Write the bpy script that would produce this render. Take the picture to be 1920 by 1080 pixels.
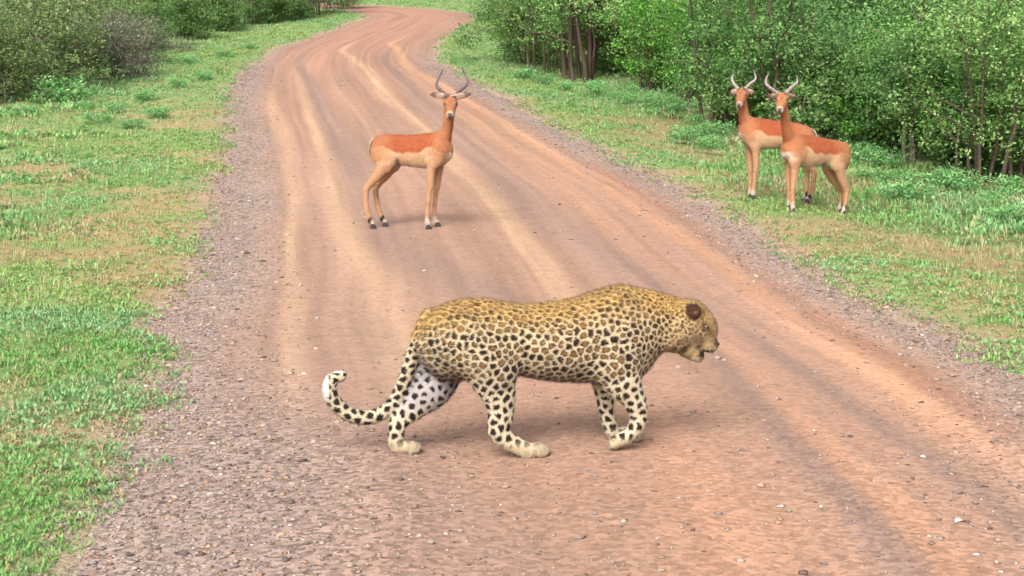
import bpy, math, random
import numpy as np
from mathutils import Vector, Matrix, kdtree

for _o in list(bpy.data.objects): bpy.data.objects.remove(_o)
rng = np.random.default_rng(11); random.seed(11)
R = math.radians
SC = bpy.context.scene

# ---------------------------------------------------------------- camera
FPX = 3000.0; CAMZ = 1.70
PITCH = math.atan(442/FPX)
cd = bpy.data.cameras.new('camera'); cam = bpy.data.objects.new('camera', cd)
SC.collection.objects.link(cam); SC.camera = cam
cd.sensor_width = 36; cd.lens = 36*FPX/1920; cd.clip_start = .05; cd.clip_end = 6000
cam.location = (0, 0, CAMZ); cam.rotation_euler = (math.pi/2-PITCH, 0, 0)
# ---------------------------------------------------------------- sky, sun, exposure
SUN_EL, SUN_ROT = R(42), R(196)
w = bpy.data.worlds.new('World'); SC.world = w; w.use_nodes = True
nt = w.node_tree; bgn = nt.nodes['Background']
sky = nt.nodes.new('ShaderNodeTexSky'); sky.sky_type = 'NISHITA'; sky.sun_disc = False
sky.sun_elevation = SUN_EL; sky.sun_rotation = SUN_ROT; sky.dust_density = 6; sky.air_density = 1.0; sky.ozone_density = 1.0
hs = nt.nodes.new('ShaderNodeHueSaturation'); hs.inputs['Saturation'].default_value = .22
nt.links.new(sky.outputs[0], hs.inputs['Color']); nt.links.new(hs.outputs[0], bgn.inputs[0]); bgn.inputs[1].default_value = .15
sl = bpy.data.lights.new('sun', 'SUN'); sl.energy = 1.5; sl.angle = R(26); sl.color = (1, .96, .90)
sun = bpy.data.objects.new('sun', sl); SC.collection.objects.link(sun); sun.location = (0, 0, 30)
_sd = Vector((math.sin(SUN_ROT)*math.cos(SUN_EL), math.cos(SUN_ROT)*math.cos(SUN_EL), math.sin(SUN_EL)))
sun.rotation_euler = _sd.to_track_quat('Z', 'Y').to_euler()
SC.view_settings.view_transform = 'Standard'; SC.view_settings.look = 'None'
SC.view_settings.exposure = 1.02; SC.view_settings.gamma = 1
SC.render.resolution_x = 1024; SC.render.resolution_y = 576

# ---------------------------------------------------------------- helpers
COL = SC.collection
GAIN = 1.9            # photo brightness of a flat surface over its albedo, at this exposure
def lin(c):
    c = np.asarray(c, float)/255
    return np.where(c <= .04045, c/12.92, ((c+.055)/1.055)**2.4)
def A(*c): return lin(c if len(c) == 3 else c[0])/GAIN
def hash2(ix, iy, s):
    h = (ix.astype(np.int64)*374761393 + iy.astype(np.int64)*668265263 + s*974711) & 0x7fffffff
    h = ((h ^ (h >> 13))*1274126177) & 0x7fffffff
    return ((h ^ (h >> 16)) & 0xffff)/65535.0
def noise2(x, y, s=0):
    x = np.asarray(x, float); y = np.asarray(y, float)
    ix = np.floor(x); iy = np.floor(y); fx = x-ix; fy = y-iy
    fx = fx*fx*(3-2*fx); fy = fy*fy*(3-2*fy)
    a = hash2(ix, iy, s); b = hash2(ix+1, iy, s); c = hash2(ix, iy+1, s); d = hash2(ix+1, iy+1, s)
    return (a*(1-fx)+b*fx)*(1-fy)+(c*(1-fx)+d*fx)*fy
def fbm(x, y, s=0, o=4):
    t = 0; a = .5; n = 0
    for k in range(o):
        t = t+a*noise2(x*2**k, y*2**k, s+k*17); n += a; a *= .5
    return t/n
def sstep(a, b, x):
    t = np.clip((x-a)/(b-a), 0, 1); return t*t*(3-2*t)
def mix(a, b, t):
    t = np.asarray(t)[..., None]; return np.asarray(a)*(1-t)+np.asarray(b)*t

def mesh_obj(name, verts, faces, mat=None, parent=None, col=None, smooth=False, at=None):
    me = bpy.data.meshes.new(name)
    if isinstance(faces, np.ndarray):
        v = np.ascontiguousarray(verts, dtype=np.float32); f = np.ascontiguousarray(faces, dtype=np.int32); k = f.shape[1]
        me.vertices.add(len(v)); me.vertices.foreach_set('co', v.ravel())
        me.loops.add(f.size); me.loops.foreach_set('vertex_index', f.ravel())
        me.polygons.add(len(f)); me.polygons.foreach_set('loop_start', np.arange(0, f.size, k, dtype=np.int32))
        me.update(calc_edges=True)
    else:
        me.from_pydata([tuple(p) for p in verts], [], faces)
    if smooth: me.polygons.foreach_set('use_smooth', np.ones(len(me.polygons), bool))
    if col is not None:
        ca = me.color_attributes.new('Col', 'FLOAT_COLOR', 'POINT')
        rgba = np.ones((len(me.vertices), 4), np.float32); rgba[:, :3] = col
        ca.data.foreach_set('color', rgba.ravel())
    if mat: me.materials.append(mat)
    o = bpy.data.objects.new(name, me); COL.objects.link(o)
    if parent: o.parent = parent
    if at is not None: o.location = at
    return o
def empty(name, loc):
    o = bpy.data.objects.new(name, None); COL.objects.link(o); o.location = loc; o.empty_display_size = .1; return o
def tag(o, label=None, cat=None, group=None, kind=None):
    for k, v in (('label', label), ('category', cat), ('group', group), ('kind', kind)):
        if v: o[k] = v
    return o
def copy_tree(o, parent=None):
    c = o.copy(); COL.objects.link(c); c.parent = parent
    for ch in list(o.children): copy_tree(ch, c)
    return c

# ---------------------------------------------------------------- pixel rays and terrain
CO = np.array([0, 0, CAMZ]); CF = np.array([0, math.cos(PITCH), -math.sin(PITCH)]); CU = np.array([0, math.sin(PITCH), math.cos(PITCH)])
def ray(px, py):
    return CF+np.array([1., 0, 0])*(px-960)/FPX-CU*(py-540)/FPX
def base_z(y):
    y = np.asarray(y, float); s = 3.0
    z = .076*s*np.logaddexp(0, (y-17)/s)
    return np.where(y > 110, .076*93+(z-.076*93)*.35, z)
def hit(r, zf):
    t = np.linspace(2, 150, 1500)
    for _ in range(2):
        P = CO+r*t[:, None]; below = np.nonzero(P[:, 2] <= zf(P[:, 0], P[:, 1]))[0]
        i = below[0] if len(below) else len(t)-1
        t = np.linspace(t[max(i-1, 0)], t[i], 60)
    return CO+r*t[-1] if not len(below) else P[i]
def base_pt(px, py):
    return hit(ray(px, py), lambda x, y: base_z(y))
LE = [(70,1080),(140,990),(215,900),(245,800),(275,700),(300,600),(375,500),(400,400),(425,300),(430,200),(440,150),(460,120),(510,90),(630,50),(690,30)]
RE = [(1920,670),(1860,650),(1740,600),(1620,550),(1530,500),(1450,450),(1380,400),(1290,350),(1175,300),(1080,250),(985,200),(890,150),(850,130),(815,104),(822,80),(868,50),(893,28)]
le = np.array([base_pt(*p)[:2] for p in LE]); re_ = np.array([base_pt(*p)[:2] for p in RE])
yl, yr = le[-1], re_[-1]
le = np.vstack([[[-1.15, -12], [-1.25, 0]], le, [[yl[0]-1.4, yl[1]+5], [yl[0]-6, yl[1]+8.5], [yl[0]-18, yl[1]+12], [yl[0]-60, yl[1]+20]]])
re_ = np.vstack([[[4.6, -12], [3.7, 0], [3.1, 6]], re_, [[yr[0]-.6, yr[1]+3], [yr[0]-4, yr[1]+7.5], [yr[0]-12, yr[1]+12], [yr[0]-60, yr[1]+26]]])
YS = np.arange(-12, 90, .1)
def _sm(a):
    k = np.hanning(15); k /= k.sum(); return np.convolve(np.pad(a, 7, mode='edge'), k, 'valid')
XL = _sm(np.interp(YS, le[:, 1], le[:, 0])); XR = _sm(np.interp(YS, re_[:, 1], re_[:, 0]))
def xl(y): return np.interp(y, YS, XL)
def xr(y): return np.interp(y, YS, XR)
def edge_out(x, y):
    """signed metres outside the road (negative = on it), x direction only, softened on bends"""
    wob = (fbm(x*.9, y*.9, 5, 3)-.5)*.55+(fbm(x*4, y*4, 8, 2)-.5)*.18
    far = sstep(40, 70, y)
    dl = (xl(y)-x); dr = (x-xr(y))
    return np.maximum(dl, dr)+wob*(1-.3*far)
def ground_z(x, y):
    x = np.asarray(x, float); y = np.asarray(y, float)
    z = base_z(y); e = edge_out(x, y)
    out = sstep(-.25, .35, e)
    bump = (fbm(x*.5, y*.5, 2, 3)-.5)*.14+(fbm(x*2.2, y*2.2, 3, 2)-.5)*.05
    right = (x > (xl(y)+xr(y))/2)
    drop = np.where(right, -.20*sstep(.3, 2.2, e)*(1-sstep(26, 40, y)), -.05*sstep(.3, 2, e))
    return z-.05+out*(.045+bump*sstep(0, 1.2, e)+drop)
def road_z(x, y):
    u = np.clip((x-xl(y))/(xr(y)-xl(y)), -.2, 1.2)
    return base_z(y)-.03*(2*u-1)**4+.010*np.sin(u*31+.7)*sstep(.1, .25, u)*sstep(.97, .8, u)+(fbm(x*1.6, y*.8, 21, 3)-.5)*.03-.012
def surf_z(x, y): return np.maximum(ground_z(x, y), road_z(x, y))
def gpt(px, py):
    """where the view ray of a pixel meets the built ground"""
    return hit(ray(px, py), surf_z)

# ---------------------------------------------------------------- materials
def newmat(name, rough=.9, spec=.2):
    m = bpy.data.materials.new(name); m.use_nodes = True
    b = m.node_tree.nodes['Principled BSDF']; b.inputs['Roughness'].default_value = rough
    b.inputs['Specular IOR Level'].default_value = spec
    return m, m.node_tree, b
def nd(t, typ, **kw):
    n = t.nodes.new(typ)
    for k, v in kw.items(): setattr(n, k, v)
    return n
def vcol_mat(name, rough=.9, spec=.2, grain=0, gscale=60, bump=0, bscale=80, bdist=.004, sheen=0):
    m, t, b = newmat(name, rough, spec)
    a = nd(t, 'ShaderNodeAttribute', attribute_name='Col'); src = a.outputs['Color']
    tc = nd(t, 'ShaderNodeTexCoord')
    if grain:
        n = nd(t, 'ShaderNodeTexNoise'); n.inputs['Scale'].default_value = gscale; n.inputs['Detail'].default_value = 5
        t.links.new(tc.outputs['Object'], n.inputs['Vector'])
        mr = nd(t, 'ShaderNodeMapRange'); mr.inputs[1].default_value = .25; mr.inputs[2].default_value = .75
        mr.inputs[3].default_value = 1-grain; mr.inputs[4].default_value = 1+grain
        t.links.new(n.outputs['Fac'], mr.inputs[0])
        mx = nd(t, 'ShaderNodeVectorMath', operation='SCALE'); t.links.new(src, mx.inputs[0]); t.links.new(mr.outputs[0], mx.inputs['Scale'])
        src = mx.outputs[0]
    t.links.new(src, b.inputs['Base Color'])
    if bump:
        n2 = nd(t, 'ShaderNodeTexNoise'); n2.inputs['Scale'].default_value = bscale; n2.inputs['Detail'].default_value = 6
        t.links.new(tc.outputs['Object'], n2.inputs['Vector'])
        bp = nd(t, 'ShaderNodeBump'); bp.inputs['Strength'].default_value = bump; bp.inputs['Distance'].default_value = bdist
        t.links.new(n2.outputs['Fac'], bp.inputs['Height']); t.links.new(bp.outputs[0], b.inputs['Normal'])
    if sheen: b.inputs['Sheen Weight'].default_value = sheen
    return m
def leaf_mat(name, var=.12):
    m = bpy.data.materials.new(name); m.use_nodes = True; t = m.node_tree; t.nodes.remove(t.nodes['Principled BSDF'])
    a = nd(t, 'ShaderNodeAttribute', attribute_name='Col'); oi = nd(t, 'ShaderNodeObjectInfo')
    mr = nd(t, 'ShaderNodeMapRange'); mr.inputs[3].default_value = 1-var; mr.inputs[4].default_value = 1+var
    t.links.new(oi.outputs['Random'], mr.inputs[0])
    mx = nd(t, 'ShaderNodeVectorMath', operation='SCALE'); t.links.new(a.outputs['Color'], mx.inputs[0]); t.links.new(mr.outputs[0], mx.inputs['Scale'])
    d = nd(t, 'ShaderNodeBsdfPrincipled'); d.inputs['Roughness'].default_value = .7; d.inputs['Specular IOR Level'].default_value = .1
    tr = nd(t, 'ShaderNodeBsdfTranslucent'); ms = nd(t, 'ShaderNodeMixShader'); ms.inputs[0].default_value = .3
    t.links.new(mx.outputs[0], d.inputs['Base Color']); t.links.new(mx.outputs[0], tr.inputs['Color'])
    t.links.new(d.outputs[0], ms.inputs[1]); t.links.new(tr.outputs[0], ms.inputs[2])
    t.links.new(ms.outputs[0], t.nodes['Material Output'].inputs['Surface'])
    return m
M_ground = vcol_mat('soil_and_turf', .95, .1, grain=.35, gscale=40, bump=.8, bscale=45, bdist=.02)
M_stone = vcol_mat('gravel_stone', .85, .25, grain=.2, gscale=90)
M_grass = leaf_mat('verge_grass', 0); M_leaf = leaf_mat('bush_leaf', .13)
M_bark = vcol_mat('bark', .95, .1, grain=.3, gscale=30, bump=.6, bscale=35, bdist=.01)

def road_mat():
    m, t, b = newmat('dirt_road', .93, .15)
    a = nd(t, 'ShaderNodeAttribute', attribute_name='Col'); g = nd(t, 'ShaderNodeAttribute', attribute_name='Grit')
    tc = nd(t, 'ShaderNodeTexCoord'); V = tc.outputs['Object']
    def noi(sc, det=4, rough=.6):
        n = nd(t, 'ShaderNodeTexNoise'); n.inputs['Scale'].default_value = sc; n.inputs['Detail'].default_value = det; n.inputs['Roughness'].default_value = rough
        t.links.new(V, n.inputs['Vector']); return n
    n1 = noi(26, 6, .7); n2 = noi(5, 4)
    vo = nd(t, 'ShaderNodeTexVoronoi'); vo.inputs['Scale'].default_value = 42; t.links.new(V, vo.inputs['Vector'])
    def mrange(s, a0, a1, b0, b1):
        r = nd(t, 'ShaderNodeMapRange'); t.links.new(s, r.inputs[0])
        for i, v in enumerate((a0, a1, b0, b1)): r.inputs[i+1].default_value = v
        return r.outputs[0]
    def math_(op, x, y):
        n = nd(t, 'ShaderNodeMath', operation=op)
        for i, s in enumerate((x, y)):
            if isinstance(s, (int, float)): n.inputs[i].default_value = s
            else: t.links.new(s, n.inputs[i])
        return n.outputs[0]
    cellv = nd(t, 'ShaderNodeSeparateColor'); t.links.new(vo.outputs['Color'], cellv.inputs[0])
    cell = mrange(cellv.outputs[0], 0, 1, -.5, .5)
    grit = math_('MULTIPLY', cell, math_('ADD', math_('MULTIPLY', g.outputs['Fac'], .75), .14))
    fine = math_('MULTIPLY', mrange(n1.outputs['Fac'], .3, .7, -.5, .5), .34)
    big = math_('MULTIPLY', mrange(n2.outputs['Fac'], .3, .7, -.5, .5), .12)
    fac = math_('ADD', math_('ADD', math_('ADD', grit, fine), big), 1.0)
    sc = nd(t, 'ShaderNodeVectorMath', operation='SCALE'); t.links.new(a.outputs['Color'], sc.inputs[0]); t.links.new(fac, sc.inputs['Scale'])
    t.links.new(sc.outputs[0], b.inputs['Base Color'])
    h = math_('ADD', math_('MULTIPLY', n1.outputs['Fac'], .7), math_('MULTIPLY', math_('MULTIPLY', cellv.outputs[1], g.outputs['Fac']), .9))
    bp = nd(t, 'ShaderNodeBump'); bp.inputs['Strength'].default_value = .45; bp.inputs['Distance'].default_value = .010
    t.links.new(h, bp.inputs['Height']); t.links.new(bp.outputs[0], b.inputs['Normal'])
    return m
M_road = road_mat()

# ---------------------------------------------------------------- ground sheet
def axis(a, b, s): return np.arange(a, b, s)
gx = np.concatenate([[-1800, -600, -250, -120, -70, -45, -32, -24], axis(-18, -9, .5), axis(-9, 12, .2), axis(12, 22, .5), [24, 32, 45, 70, 120, 250, 600, 1800]])
gy = np.concatenate([[-1800, -500, -150, -50, -25, -12], axis(-6, 4, .5), axis(4, 36, .2), axis(36, 90, .5), [92, 100, 115, 140, 180, 260, 500, 1200, 4000]])
GX, GY = np.meshgrid(gx, gy, indexing='ij')
GZ = ground_z(GX, np.clip(GY, -12, 4000))
nx_, ny_ = len(gx), len(gy)
idx = np.arange(nx_*ny_).reshape(nx_, ny_)
gf = np.stack([idx[:-1, :-1], idx[1:, :-1], idx[1:, 1:], idx[:-1, 1:]], -1).reshape(-1, 4)
gX, gY = GX.ravel(), GY.ravel()
def bare(x, y):
    """1 where the verge is bare or dry, 0 where it is fresh green"""
    n = fbm(x*.42, y*.42, 31, 4); n2 = fbm(x*1.5, y*1.5, 37, 3)
    e = np.maximum(xl(y)-x, x-xr(y))
    near = 1-sstep(24, 34, y)
    b = sstep(.44, .66, n*.5+n2*.5+.02*near)
    return np.clip(b*near*np.where(x > 0, .8, 1.)+.12*sstep(.55, .7, n), 0, 1)
bb = bare(gX, gY)
gcol = mix(A(142, 172, 106), A(192, 164, 122), bb*.9+.1*fbm(gX*3, gY*3, 77))
gcol = mix(gcol, A(196, 168, 148), sstep(.30, -.12, edge_out(gX, gY)))
ground = mesh_obj('ground', np.stack([gX, gY, GZ.ravel()], 1), gf, M_ground, col=gcol, smooth=True)
tag(ground, kind='structure')

# ---------------------------------------------------------------- the dirt road: a strip between the two edges, with wheel tracks
ry = np.concatenate([axis(-12, 3, .5), axis(3, 14, .06), axis(14, 40, .12), axis(40, 88, .3)]); NU = 150
uu = np.linspace(-.07, 1.07, NU)
RX = xl(ry)[:, None]+(xr(ry)-xl(ry))[:, None]*uu[None]; RY = np.repeat(ry[:, None], NU, 1); U = np.repeat(uu[None], len(ry), 0)
RZ = road_z(RX, RY)
TRK = {  # traces of each wheel band in the photograph: (x, y, half width px), tint, weight
 'o1': ([(515,190,8),(534,279,12),(550,398,14),(550,500,18),(548,620,26),(540,740,36)], 'pale', .75),
 'o2': ([(560,150,8),(578,199,10),(612,299,20),(640,398,30),(690,500,40),(740,600,52),(760,720,60)], 'pale', .85),
 'm1': ([(560,120,10),(590,170,16),(655,300,30),(700,400,42),(770,470,60),(860,530,80),(1000,600,100)], 'mauve', .8),
 'o3': ([(640,95,8),(690,130,12),(720,180,14),(800,240,18),(872,320,22),(935,390,26),(1010,480,30),(1080,570,34)], 'pale', .75),
 'm2': ([(720,110,10),(790,190,22),(900,290,34),(1010,390,44),(1120,470,50),(1230,540,56)], 'mauve', .75),
 'o5': ([(880,220,14),(1000,300,20),(1130,400,26),(1250,500,34),(1330,580,36)], 'orange', .55),
 'o4': ([(735,80,8),(770,130,10),(870,185,14),(1000,262,16),(1120,345,18),(1250,420,22),(1335,480,26),(1440,560,32),(1560,640,38),(1700,730,44),(1900,860,60)], 'orange', 1.0),
 'r4': ([(820,140,8),(1010,245,10),(1170,345,14),(1300,420,18),(1400,490,20),(1530,580,26),(1660,665,30),(1880,800,40)], 'red', .8),
 'm3': ([(1240,560,30),(1350,660,36),(1440,760,42),(1540,880,50),(1640,1000,60),(1700,1078,66)], 'mauve', .95),
 'm4': ([(1380,600,18),(1560,725,26),(1720,830,32),(1860,930,40),(1960,1010,44)], 'mauve', .8),
 'o6': ([(1380,660,24),(1480,760,34),(1600,880,46),(1740,1010,56),(1800,1078,60)], 'orange', .8),
 'o7': ([(1240,800,60),(1300,900,100),(1360,1000,130),(1400,1078,140)], 'orange', .7),
 'o8': ([(430,560,14),(440,640,16),(430,760,22),(400,900,30)], 'red', .6),
 'm5': ([(760,860,120),(860,960,160),(950,1078,170)], 'mauve', .5),
 'b1': ([(560,800,120),(500,950,140),(480,1078,150)], 'mauve', .35),
}
TINT = {'pale': A(226,186,150), 'orange': A(220,170,136), 'mauve': A(170,141,128), 'red': A(190,140,112)}
e_in = np.minimum(RX-xl(RY), xr(RY)-RX)                       # metres inside the edge
warp = (fbm(RX*1.2, RY*.35, 51, 3)-.5)*.35
rc = mix(A(202,160,132), A(186,150,130), fbm(RX*.9, RY*.25, 55, 4))
farm = sstep(22, 45, RY)
rc = mix(rc, A(194,146,122), farm*.6)
for k, (pts, tint, wt) in TRK.items():
    g3 = [(base_pt(a, b), base_pt(a+c, b)) for a, b, c in pts]
    ty = np.array([p[0][1] for p in g3]); tx = np.array([p[0][0] for p in g3]); tw = np.array([p[1][0]-p[0][0] for p in g3])
    o = np.argsort(ty); ty, tx, tw = ty[o], tx[o], tw[o]
    cx = np.interp(RY, ty, tx); mid_ = lambda y: (xl(y)+xr(y))/2
    cx = cx+np.where(RY > ty[-1], mid_(RY)-mid_(ty[-1]), 0)+np.where(RY < ty[0], mid_(RY)-mid_(ty[0]), 0); cw = np.interp(RY, ty, tw)
    m = np.exp(-(np.abs(RX-cx+warp*.35)/np.maximum(cw, .05))**2.6)
    m *= sstep(ty[0]-1.2, ty[0]+.3, RY)*sstep(ty[-1]+6, ty[-1]-1, RY)
    m *= .55+.75*fbm(RX*2.5, RY*.5, hash(k) % 7+60, 4) if False else .55+.75*fbm(RX*2.5, RY*.5, 60+len(k)+int(tx[0]*10) % 9, 4)
    rc = mix(rc, TINT[tint], np.clip(m*wt, 0, 1))
um = U*5.0+warp*.25; streak = (fbm(um*6, RY*.22, 71, 3)-.5)+1.1*(fbm(um*15, RY*.16, 73, 2)-.5)*sstep(6.5, 10, RY)
rc = rc*(.95+streak*.34)[..., None]*np.array([.99, .97, .975])
nearf = sstep(9, 5.4, RY)
gl = sstep(.85+.9*nearf, .25, e_in+warp*.8+(RX > 1)*.15)
gravc = mix(A(184,164,152), A(160,142,136), fbm(RX*2, RY*2, 81, 3))
rc = mix(rc, gravc, gl*.85*(1-.75*sstep(30, 45, RY)))
grit = np.clip(gl*.9+.35*nearf+.22*fbm(RX*1.3, RY*1.0, 85, 3), 0, 1)
rid = np.arange(RX.size).reshape(RX.shape)
rf = np.stack([rid[:-1, :-1], rid[:-1, 1:], rid[1:, 1:], rid[1:, :-1]], -1).reshape(-1, 4)
road = mesh_obj('dirt_road', np.stack([RX.ravel(), RY.ravel(), RZ.ravel()], 1), rf, M_road, col=rc.reshape(-1, 3), smooth=True)
ga = road.data.attributes.new('Grit', 'FLOAT', 'POINT'); ga.data.foreach_set('value', grit.ravel().astype(np.float32))
tag(road, kind='structure')

# ---------------------------------------------------------------- gravel and stones
OCT_V = np.array([[1,0,0],[-1,0,0],[0,1,0],[0,-1,0],[0,0,1],[0,0,-1]], float)
OCT_F = np.array([[0,2,4],[2,1,4],[1,3,4],[3,0,4],[2,0,5],[1,2,5],[3,1,5],[0,3,5]])
def stone_pal(n):
    pal = np.array([A(198,180,166), A(182,160,146), A(152,132,124), A(204,172,146), A(116,98,92), A(222,208,196), A(186,148,124), A(168,156,152)])
    c = pal[rng.choice(8, n, p=[.15,.19,.18,.15,.11,.03,.12,.07])]
    return c*rng.uniform(.85, 1.12, (n, 1))
def gravel(n):
    # candidate positions: depth falls off, most of it on the two shoulders
    y = 4.6*(36/4.6)**rng.random(n*3); side = rng.random(n*3)
    t = np.abs(rng.normal(0, .36, n*3))*(1+.9*sstep(9, 5.4, y))
    x = np.where(side < .41, xl(y)+t-.10, np.where(side < .82, xr(y)-t*.95+.10, xl(y)+rng.random(n*3)*(xr(y)-xl(y))))
    mid = side >= .82
    keep = (np.abs(x) < .36*y+1.0) & ((~mid) | (rng.random(n*3) < .16+.75*sstep(10.5, 5.5, y)))
    keep &= rng.random(n*3) < .35+.9*fbm(x*2.2, y*1.6, 91, 3)
    x, y = x[keep][:n], y[keep][:n]; n = len(x)
    s = rng.lognormal(math.log(.0062), .42, n)*(1+.016*(y-5)); s = np.clip(s, .0035, .026)
    v = OCT_V[None]+rng.normal(0, .22, (n, 6, 3))
    v *= (s[:, None]*np.stack([rng.uniform(.8, 1.5, n), rng.uniform(.7, 1.2, n), rng.uniform(.3, .6, n)], 1))[:, None, :]
    an = rng.random(n)*6.28; c, s_ = np.cos(an)[:, None], np.sin(an)[:, None]
    v = np.stack([v[..., 0]*c-v[..., 1]*s_, v[..., 0]*s_+v[..., 1]*c, v[..., 2]], -1)
    z = surf_z(x, y)+s*.18
    v += np.stack([x, y, z], 1)[:, None]
    f = OCT_F[None]+(np.arange(n)*6)[:, None, None]
    col = np.repeat(stone_pal(n), 6, 0)
    return v.reshape(-1, 3), f.reshape(-1, 3), col
gv, gf2, gc = gravel(50000)
tag(mesh_obj('gravel', gv, gf2, M_stone, parent=road, col=gc), kind='stuff')

import bmesh
stone_meshes = []
for k in range(10):
    bm = bmesh.new(); bmesh.ops.create_icosphere(bm, subdivisions=1, radius=1)
    for v in bm.verts: v.co *= rng.uniform(.72, 1.15); v.co.z *= .55
    me = bpy.data.meshes.new('stone'); bm.to_mesh(me); bm.free(); me.materials.append(M_stone)
    ca = me.color_attributes.new('Col', 'FLOAT_COLOR', 'POINT'); c4 = np.ones((len(me.vertices), 4), np.float32); c4[:, :3] = stone_pal(1)*1.05
    ca.data.foreach_set('color', c4.ravel()); stone_meshes.append(me)
ns = 0
while ns < 100:
    y = 4.9*(19/4.9)**rng.random(); sd = rng.random()
    x = xl(y)+abs(rng.normal(0, .4)) if sd < .35 else (xr(y)-abs(rng.normal(0, .35)) if sd < .7 else rng.uniform(xl(y), xr(y)))
    if abs(x) > .34*y+.3: continue
    o = bpy.data.objects.new('stone', stone_meshes[ns % 10]); COL.objects.link(o); o.parent = road
    s = rng.uniform(.010, .017)*(1+.03*(y-5)); o.scale = (s*rng.uniform(1, 1.5), s, s); o.rotation_euler = (0, 0, rng.random()*6.28)
    o.location = (x, y, float(surf_z(x, y))+s*.15); ns += 1

# ---------------------------------------------------------------- verge grass and herbs (uncountable)
def blades(P, n_per, h, wd, lean, col, wide=False):
    """P (N,3) tuft roots -> thin two-triangle blades; h, wd, col per tuft"""
    N = len(P); n = N*n_per; rep = lambda a: np.repeat(a, n_per, 0)
    p = rep(P)+np.concatenate([rng.normal(0, 1, (n, 2))*rep(h)[:, None]*.45, np.zeros((n, 1))], 1)
    an = rng.random(n)*6.283; d = np.stack([np.cos(an), np.sin(an), np.zeros(n)], 1); sd = np.stack([-np.sin(an), np.cos(an), np.zeros(n)], 1)
    hh = rep(h)*rng.uniform(.5, 1.25, n); ww = rep(wd)*rng.uniform(.7, 1.3, n); ln = rng.uniform(*lean, n)
    tip = p+d*(hh*ln)[:, None]+np.array([0, 0, 1.])*(hh*np.sqrt(np.clip(1-ln**2*.8, .05, 1)))[:, None]
    midp = p*.45+tip*.55+np.array([0, 0, 1.])*(hh*.10)[:, None]
    k = .5
    v = np.stack([p, midp-sd*(ww*k)[:, None], tip, midp+sd*(ww*k)[:, None]], 1)
    c = rep(col)*rng.uniform(.78, 1.2, (n, 1))
    f = (np.arange(n)*4)[:, None]+np.array([0, 1, 2, 3])
    return v.reshape(-1, 3), f, np.repeat(c, 4, 0)
def verge_points(n, ymin, ymax, spread=1.0):
    xs, ys = [], []
    tot = 0
    while tot < n:
        m = n*3
        y = ymin*(ymax/ymin)**rng.random(m); W = .37*y+1.5
        x = rng.uniform(-1, 1, m)*W
        e = edge_out(x, y)
        k = (e > -.16) & (rng.random(m) < sstep(-.16, .14, e)*.92+.06)
        xs.append(x[k]); ys.append(y[k]); tot += k.sum()
    return np.concatenate(xs)[:n], np.concatenate(ys)[:n]
G_FRESH, G_MINT, G_DEEP, G_LIME, G_DRY, G_STRAW = A(158,212,122), A(172,220,152), A(124,184,104), A(194,224,132), A(206,182,128), A(226,206,166)
def grass_cols(x, y, n):
    a = fbm(x*.8, y*.8, 101, 3); b = fbm(x*.35+9, y*.35, 107, 3); br = bare(x, y)
    c = mix(G_FRESH, G_MINT, sstep(.42, .62, a)); c = mix(c, G_LIME, sstep(.52, .66, b)*.8); c = mix(c, G_DEEP, (rng.random(n) < .16)*.8)
    dry = (rng.random(n) < .12+.55*br)
    c = mix(c, mix(G_DRY, G_STRAW, rng.random(n)), dry*.9)
    return c, br
VV, FF, CC = [], [], []; off = 0
def addb(t):
    global off
    VV.append(t[0]); FF.append(t[1]+off); CC.append(t[2]); off += len(t[0])
# low carpet
x, y = verge_points(80000, 5.0, 75)
c, br = grass_cols(x, y, len(x)); k = rng.random(len(x)) > br*.34
x, y, c, br = x[k], y[k], c[k], br[k]
dd = np.clip(y, 5, 75)
h = (.022+.026*fbm(x*1.1, y*1.1, 111, 3))*(1-.35*br)*(1+.022*(dd-5)); wd = .0066*(1+.055*(dd-5))
addb(blades(np.stack([x, y, surf_z(x, y)-.004], 1), 6, h, wd, (.5, 1.0), c))
# broad-leaved herbs in clumps
x, y = verge_points(26000, 5.2, 60)
k = (fbm(x*1.1, y*1.1, 121, 3) > .50+.10*bare(x, y)) ; x, y = x[k], y[k]
c, br = grass_cols(x, y, len(x)); c = mix(c, G_MINT, .35*np.ones(len(x)))
e = edge_out(x, y); tall = sstep(.6, 3.2, e)
h = (.030+.07*tall*sstep(7, 14, y)*fbm(x*.7, y*.7, 127, 2)*1.6)*(1+.010*(y-5)); wd = (.012+.010*tall*sstep(7, 14, y))*(1+.035*(y-5))
addb(blades(np.stack([x, y, surf_z(x, y)], 1), 9, h, wd, (.2, .98), c))
# grass stems standing above
x, y = verge_points(5000, 5.5, 50); c, br = grass_cols(x, y, len(x)); c = mix(c, G_STRAW, .3*np.ones(len(x)))
e = edge_out(x, y); k = e > .5; x, y, c, e = x[k], y[k], c[k], e[k]
h = (.07+.10*sstep(.5, 3, e)*rng.random(len(x))); addb(blades(np.stack([x, y, surf_z(x, y)], 1), 5, h, .006*(1+.05*(y-5)), (.1, .6), c))
# longer grass where the antelope pair stands
n_ = 2600; x = rng.normal(4.3, .9, n_); y = rng.normal(19.0, 1.1, n_); k = edge_out(x, y) > .25; x, y = x[k], y[k]
c, br = grass_cols(x, y, len(x)); addb(blades(np.stack([x, y, surf_z(x, y)], 1), 5, .05+.07*rng.random(len(x)), .013*np.ones(len(x)), (.15, .8), c))
tag(mesh_obj('verge_grass', np.concatenate(VV), np.concatenate(FF), M_grass, col=np.concatenate(CC)), 'short green grass and herbs with dry patches on the road verges', 'grass', kind='stuff')

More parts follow.
